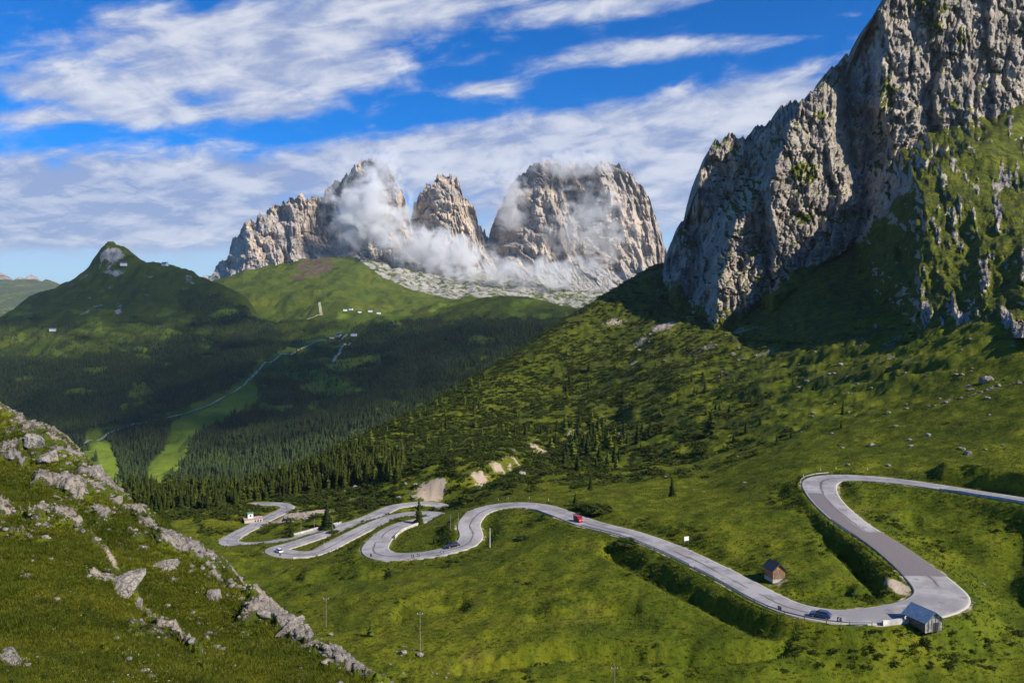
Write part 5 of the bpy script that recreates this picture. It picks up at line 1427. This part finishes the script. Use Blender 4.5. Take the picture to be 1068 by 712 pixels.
for i, (px, py, Y, rx, ry, sd) in enumerate(CLOUDS):
    shade(px, py, Y, rx * 1.12, ry * 1.12, sd, CLOUD_LABELS[i])

# ------------------------------------------------------------------ mist clinging to the towers
def mist(px, py, Y, rx, ry, rd, dens, scale, seed, label, tilt=0.0, thr=0.42):
    k = Y / F
    bm = bmesh.new(); bmesh.ops.create_icosphere(bm, subdivisions=4, radius=1)
    me = bpy.data.meshes.new('mist'); bm.to_mesh(me); bm.free()
    m = bpy.data.materials.new('mist_vapour'); m.use_nodes = True; nt = m.node_tree; nt.nodes.clear()
    out = nt.nodes.new('ShaderNodeOutputMaterial'); pv = nt.nodes.new('ShaderNodeVolumePrincipled')
    pv.inputs['Color'].default_value = (1, 1, 1, 1); pv.inputs['Anisotropy'].default_value = 0.0
    tc = nt.nodes.new('ShaderNodeTexCoord'); sep = nt.nodes.new('ShaderNodeSeparateXYZ'); nt.links.new(tc.outputs['Object'], sep.inputs[0])
    x, y, z = (X(nt, sep.outputs[i]) for i in range(3))
    r = (x * x + y * y + z * z).pow(0.5)
    mp = nt.nodes.new('ShaderNodeMapping'); mp.inputs['Location'].default_value = (seed * 3.1, seed * 1.7, 0); mp.inputs['Scale'].default_value = (rx * k / scale, rd / scale, ry * k / scale)
    nt.links.new(tc.outputs['Object'], mp.inputs[0])
    n = noise_node(nt, mp.outputs[0], 1.0, 5, 0.62, 0.6)
    d = (n - r * 0.34 - thr + 0.17).step(0.0, 0.16) * (1.0 - r).step(0.0, 0.35) * dens
    nt.links.new(d.v, pv.inputs['Density']); nt.links.new(pv.outputs[0], out.inputs['Volume'])
    try: m.cycles.volume_sampling = 'MULTIPLE_IMPORTANCE'
    except Exception: pass
    me.materials.append(m)
    o = link(bpy.data.objects.new('mist_cloud', me)); o.location = tuple(wp(px, py, Y)); o.scale = (rx * k, rd, ry * k); o.rotation_euler = (0, tilt, 0)
    tag(o, label, 'cloud', kind='stuff')
mist(384,218,6080,58,54,190,.015,120,1,'thick white cloud wrapped round the left tower',thr=.385)
mist(398,176,6250,30,30,160,.010,90,2,'white vapour streaming over the top of the left tower',thr=.40)
mist(455,262,5900,95,34,170,.013,110,3,'white cloud bank lying at the foot of the middle tower',tilt=.25,thr=.385)
mist(600,172,6350,70,20,200,.008,110,4,'thin cap of mist on top of the square rock block',thr=.40)
mist(615,235,6080,70,60,120,.006,110,5,'faint mist veiling the face of the square rock block',tilt=.5,thr=.41)
mist(534,210,6330,26,48,120,.010,120,6,'mist rising in the gap left of the square block',thr=.40)
mist(550,284,5700,120,24,130,.010,130,7,'low shred of mist above the scree under the block',thr=.42)

# ------------------------------------------------------------------ air
def haze():
    m = bpy.data.materials.new('air'); m.use_nodes = True; nt = m.node_tree; nt.nodes.clear()
    out = nt.nodes.new('ShaderNodeOutputMaterial'); pv = nt.nodes.new('ShaderNodeVolumePrincipled')
    pv.inputs['Color'].default_value = (.62, .80, 1, 1); pv.inputs['Density'].default_value = HAZE
    nt.links.new(pv.outputs[0], out.inputs['Volume'])
    x0, x1, y0, y1, z0, z1 = -24500, 24500, -2500, 24500, -905, 1750
    o = MB().box(((x0 + x1) / 2, (y0 + y1) / 2, (z0 + z1) / 2), (x1 - x0, y1 - y0, z1 - z0)).build('haze', m)
    tag(o, 'thin blue mountain air between here and the far peaks', 'haze', kind='stuff')
HAZE = 1.4e-5
haze()

# ------------------------------------------------------------------ sky, sun, camera
w = bpy.data.worlds.new('World'); sc.world = w; w.use_nodes = True; nt = w.node_tree; nt.nodes.clear()
out = nt.nodes.new('ShaderNodeOutputWorld'); bg = nt.nodes.new('ShaderNodeBackground'); nt.links.new(bg.outputs[0], out.inputs[0])
sky = nt.nodes.new('ShaderNodeTexSky'); sky.sky_type = 'NISHITA'; sky.sun_disc = False
sky.sun_elevation = math.asin(SUN[2]); sky.sun_rotation = math.atan2(SUN[0], SUN[1]); sky.altitude = 2200; sky.air_density = 1.0; sky.dust_density = 0.3; sky.ozone_density = 4.0
hs = nt.nodes.new('ShaderNodeHueSaturation'); hs.inputs['Saturation'].default_value = 2.15; hs.inputs['Value'].default_value = 1.0
nt.links.new(sky.outputs[0], hs.inputs['Color'])
tc = nt.nodes.new('ShaderNodeTexCoord'); sep = nt.nodes.new('ShaderNodeSeparateXYZ'); nt.links.new(tc.outputs['Generated'], sep.inputs[0])
x, y, z = (X(nt, sep.outputs[i]) for i in range(3))
ya = y.abs() + 0.02
U = x / ya * F + CX; Vv = HY - z / ya * F
zz = z.max(0.0) + 0.20
cmb = nt.nodes.new('ShaderNodeCombineXYZ'); nt.links.new((x / zz).v, cmb.inputs[0]); nt.links.new((y / zz * 0.8).v, cmb.inputs[1])
n1 = noise_node(nt, cmb.outputs[0], 1.9, 9, 0.62, 0.5)
n2 = noise_node(nt, cmb.outputs[0], 6.0, 7, 0.62, 0.6)
cm2 = nt.nodes.new('ShaderNodeCombineXYZ'); nt.links.new((U * 0.013 + Vv * 0.004).v, cm2.inputs[0]); nt.links.new((Vv * 0.040 + U * 0.005).v, cm2.inputs[1])
n3 = noise_node(nt, cm2.outputs[0], 1.0, 7, 0.58, 0.4)
def blob(cx, cy, rx, ry, k, tilt=0.0):
    dx = (U - cx); dy = (Vv - cy) - dx * tilt
    return ((dx * (1.0 / rx)).pow(2.0) * -1.0 - (dy * (1.0 / ry)).abs().pow(2.0)).exp() * k
def pabs(e): return e
BL = [(230,60,185,46,.54,-.10),(400,22,150,30,.44,-.12),(330,85,120,20,.30,-.05),(110,20,70,18,.20,0),(60,98,80,16,.36,.10),(30,55,60,18,.14,0),(45,127,60,10,.36,0),(150,122,45,13,.40,.05),(285,119,75,14,.46,-.05),
      (80,190,200,38,.56,.02),(60,228,230,30,.55,0),(300,185,130,20,.34,-.05),(420,160,120,22,.40,-.12),(600,150,170,38,.48,-.16),(760,125,130,34,.48,-.30),(620,200,200,50,.46,-.1),(780,200,100,70,.40,0),
      (500,97,48,9,.36,-.05),(660,62,110,15,.42,-.08),(760,50,80,9,.25,-.10),(640,14,110,16,.42,-.10),(850,22,45,6,.18,0),(180,250,300,24,.30,0)]
S_ = None
for b_ in BL:
    e_ = blob(*b_); S_ = e_ if S_ is None else S_ + e_
dens = S_.min(0.62) + (n1 - 0.5) * 0.55 + (n3 - 0.5) * 0.70 + (n2 - 0.5) * 0.45
cov = dens.step(0.12, 0.48)
beyond = 1.0 - (U - 534).abs().step(620, 900)           # outside the seen sector fall back to broken cloud
cov2 = (n1 + n3 * 0.25 - 0.70).step(0.02, 0.25) * 0.8
front = y.step(0.0, 0.25)
cov = cov * (beyond * front) + cov2 * (1.0 - beyond * front)
hor = Vv.step(165, 268)
thick = (dens + (n2 - 0.5) * 0.9 + (n3 - 0.5) * 0.8).step(0.28, 0.85)
greyer = blob(90, 215, 260, 42, 0.8) + blob(620, 160, 260, 60, .35) + blob(300, 40, 220, 24, .25)
ccol = mixc(nt, (thick * 0.55 - greyer * 0.62 + 0.34 + (n3 - 0.5) * 1.2 + (n2 - 0.5) * 0.9).clamp(), (2.3, 2.85, 4.5), (5.5, 5.65, 6.2))
deep = mixc(nt, 1.0, hs.outputs[0], (0.42, 0.88, 1.12), 'MULTIPLY')
col = mixc(nt, hor * 0.85, deep, (3.7, 4.9, 6.0))
col = mixc(nt, cov * 0.93, col, ccol)
nt.links.new(col, bg.inputs['Color']); bg.inputs['Strength'].default_value = 0.105

sun = bpy.data.lights.new('sun', 'SUN'); sun.energy = 5.0; sun.angle = math.radians(0.53); sun.color = (1.0, 0.925, 0.80)
so = link(bpy.data.objects.new('sun', sun)); so.rotation_euler = Vector(SUN).to_track_quat('Z', 'Y').to_euler(); so.location = (0, 0, 3000)

cam = bpy.data.cameras.new('camera'); co = link(bpy.data.objects.new('camera', cam)); co.rotation_euler = (math.radians(90), 0, 0)
cam.sensor_width = 36; cam.lens = 36 * F / 1068; cam.shift_y = -(356 - HY) / 1068; cam.clip_start = 1; cam.clip_end = 120000
sc.camera = co
sc.view_settings.view_transform = 'Standard'; sc.view_settings.look = 'None'; sc.view_settings.exposure = 0.42; sc.view_settings.gamma = 1
sc.view_settings.use_curve_mapping = False
sc.render.engine = 'CYCLES'
c = sc.cycles
c.max_bounces = 5; c.diffuse_bounces = 2; c.glossy_bounces = 2; c.transmission_bounces = 2; c.transparent_max_bounces = 10; c.volume_bounces = 4
c.volume_step_rate = 1.0; c.volume_max_steps = 256; c.use_denoising = True
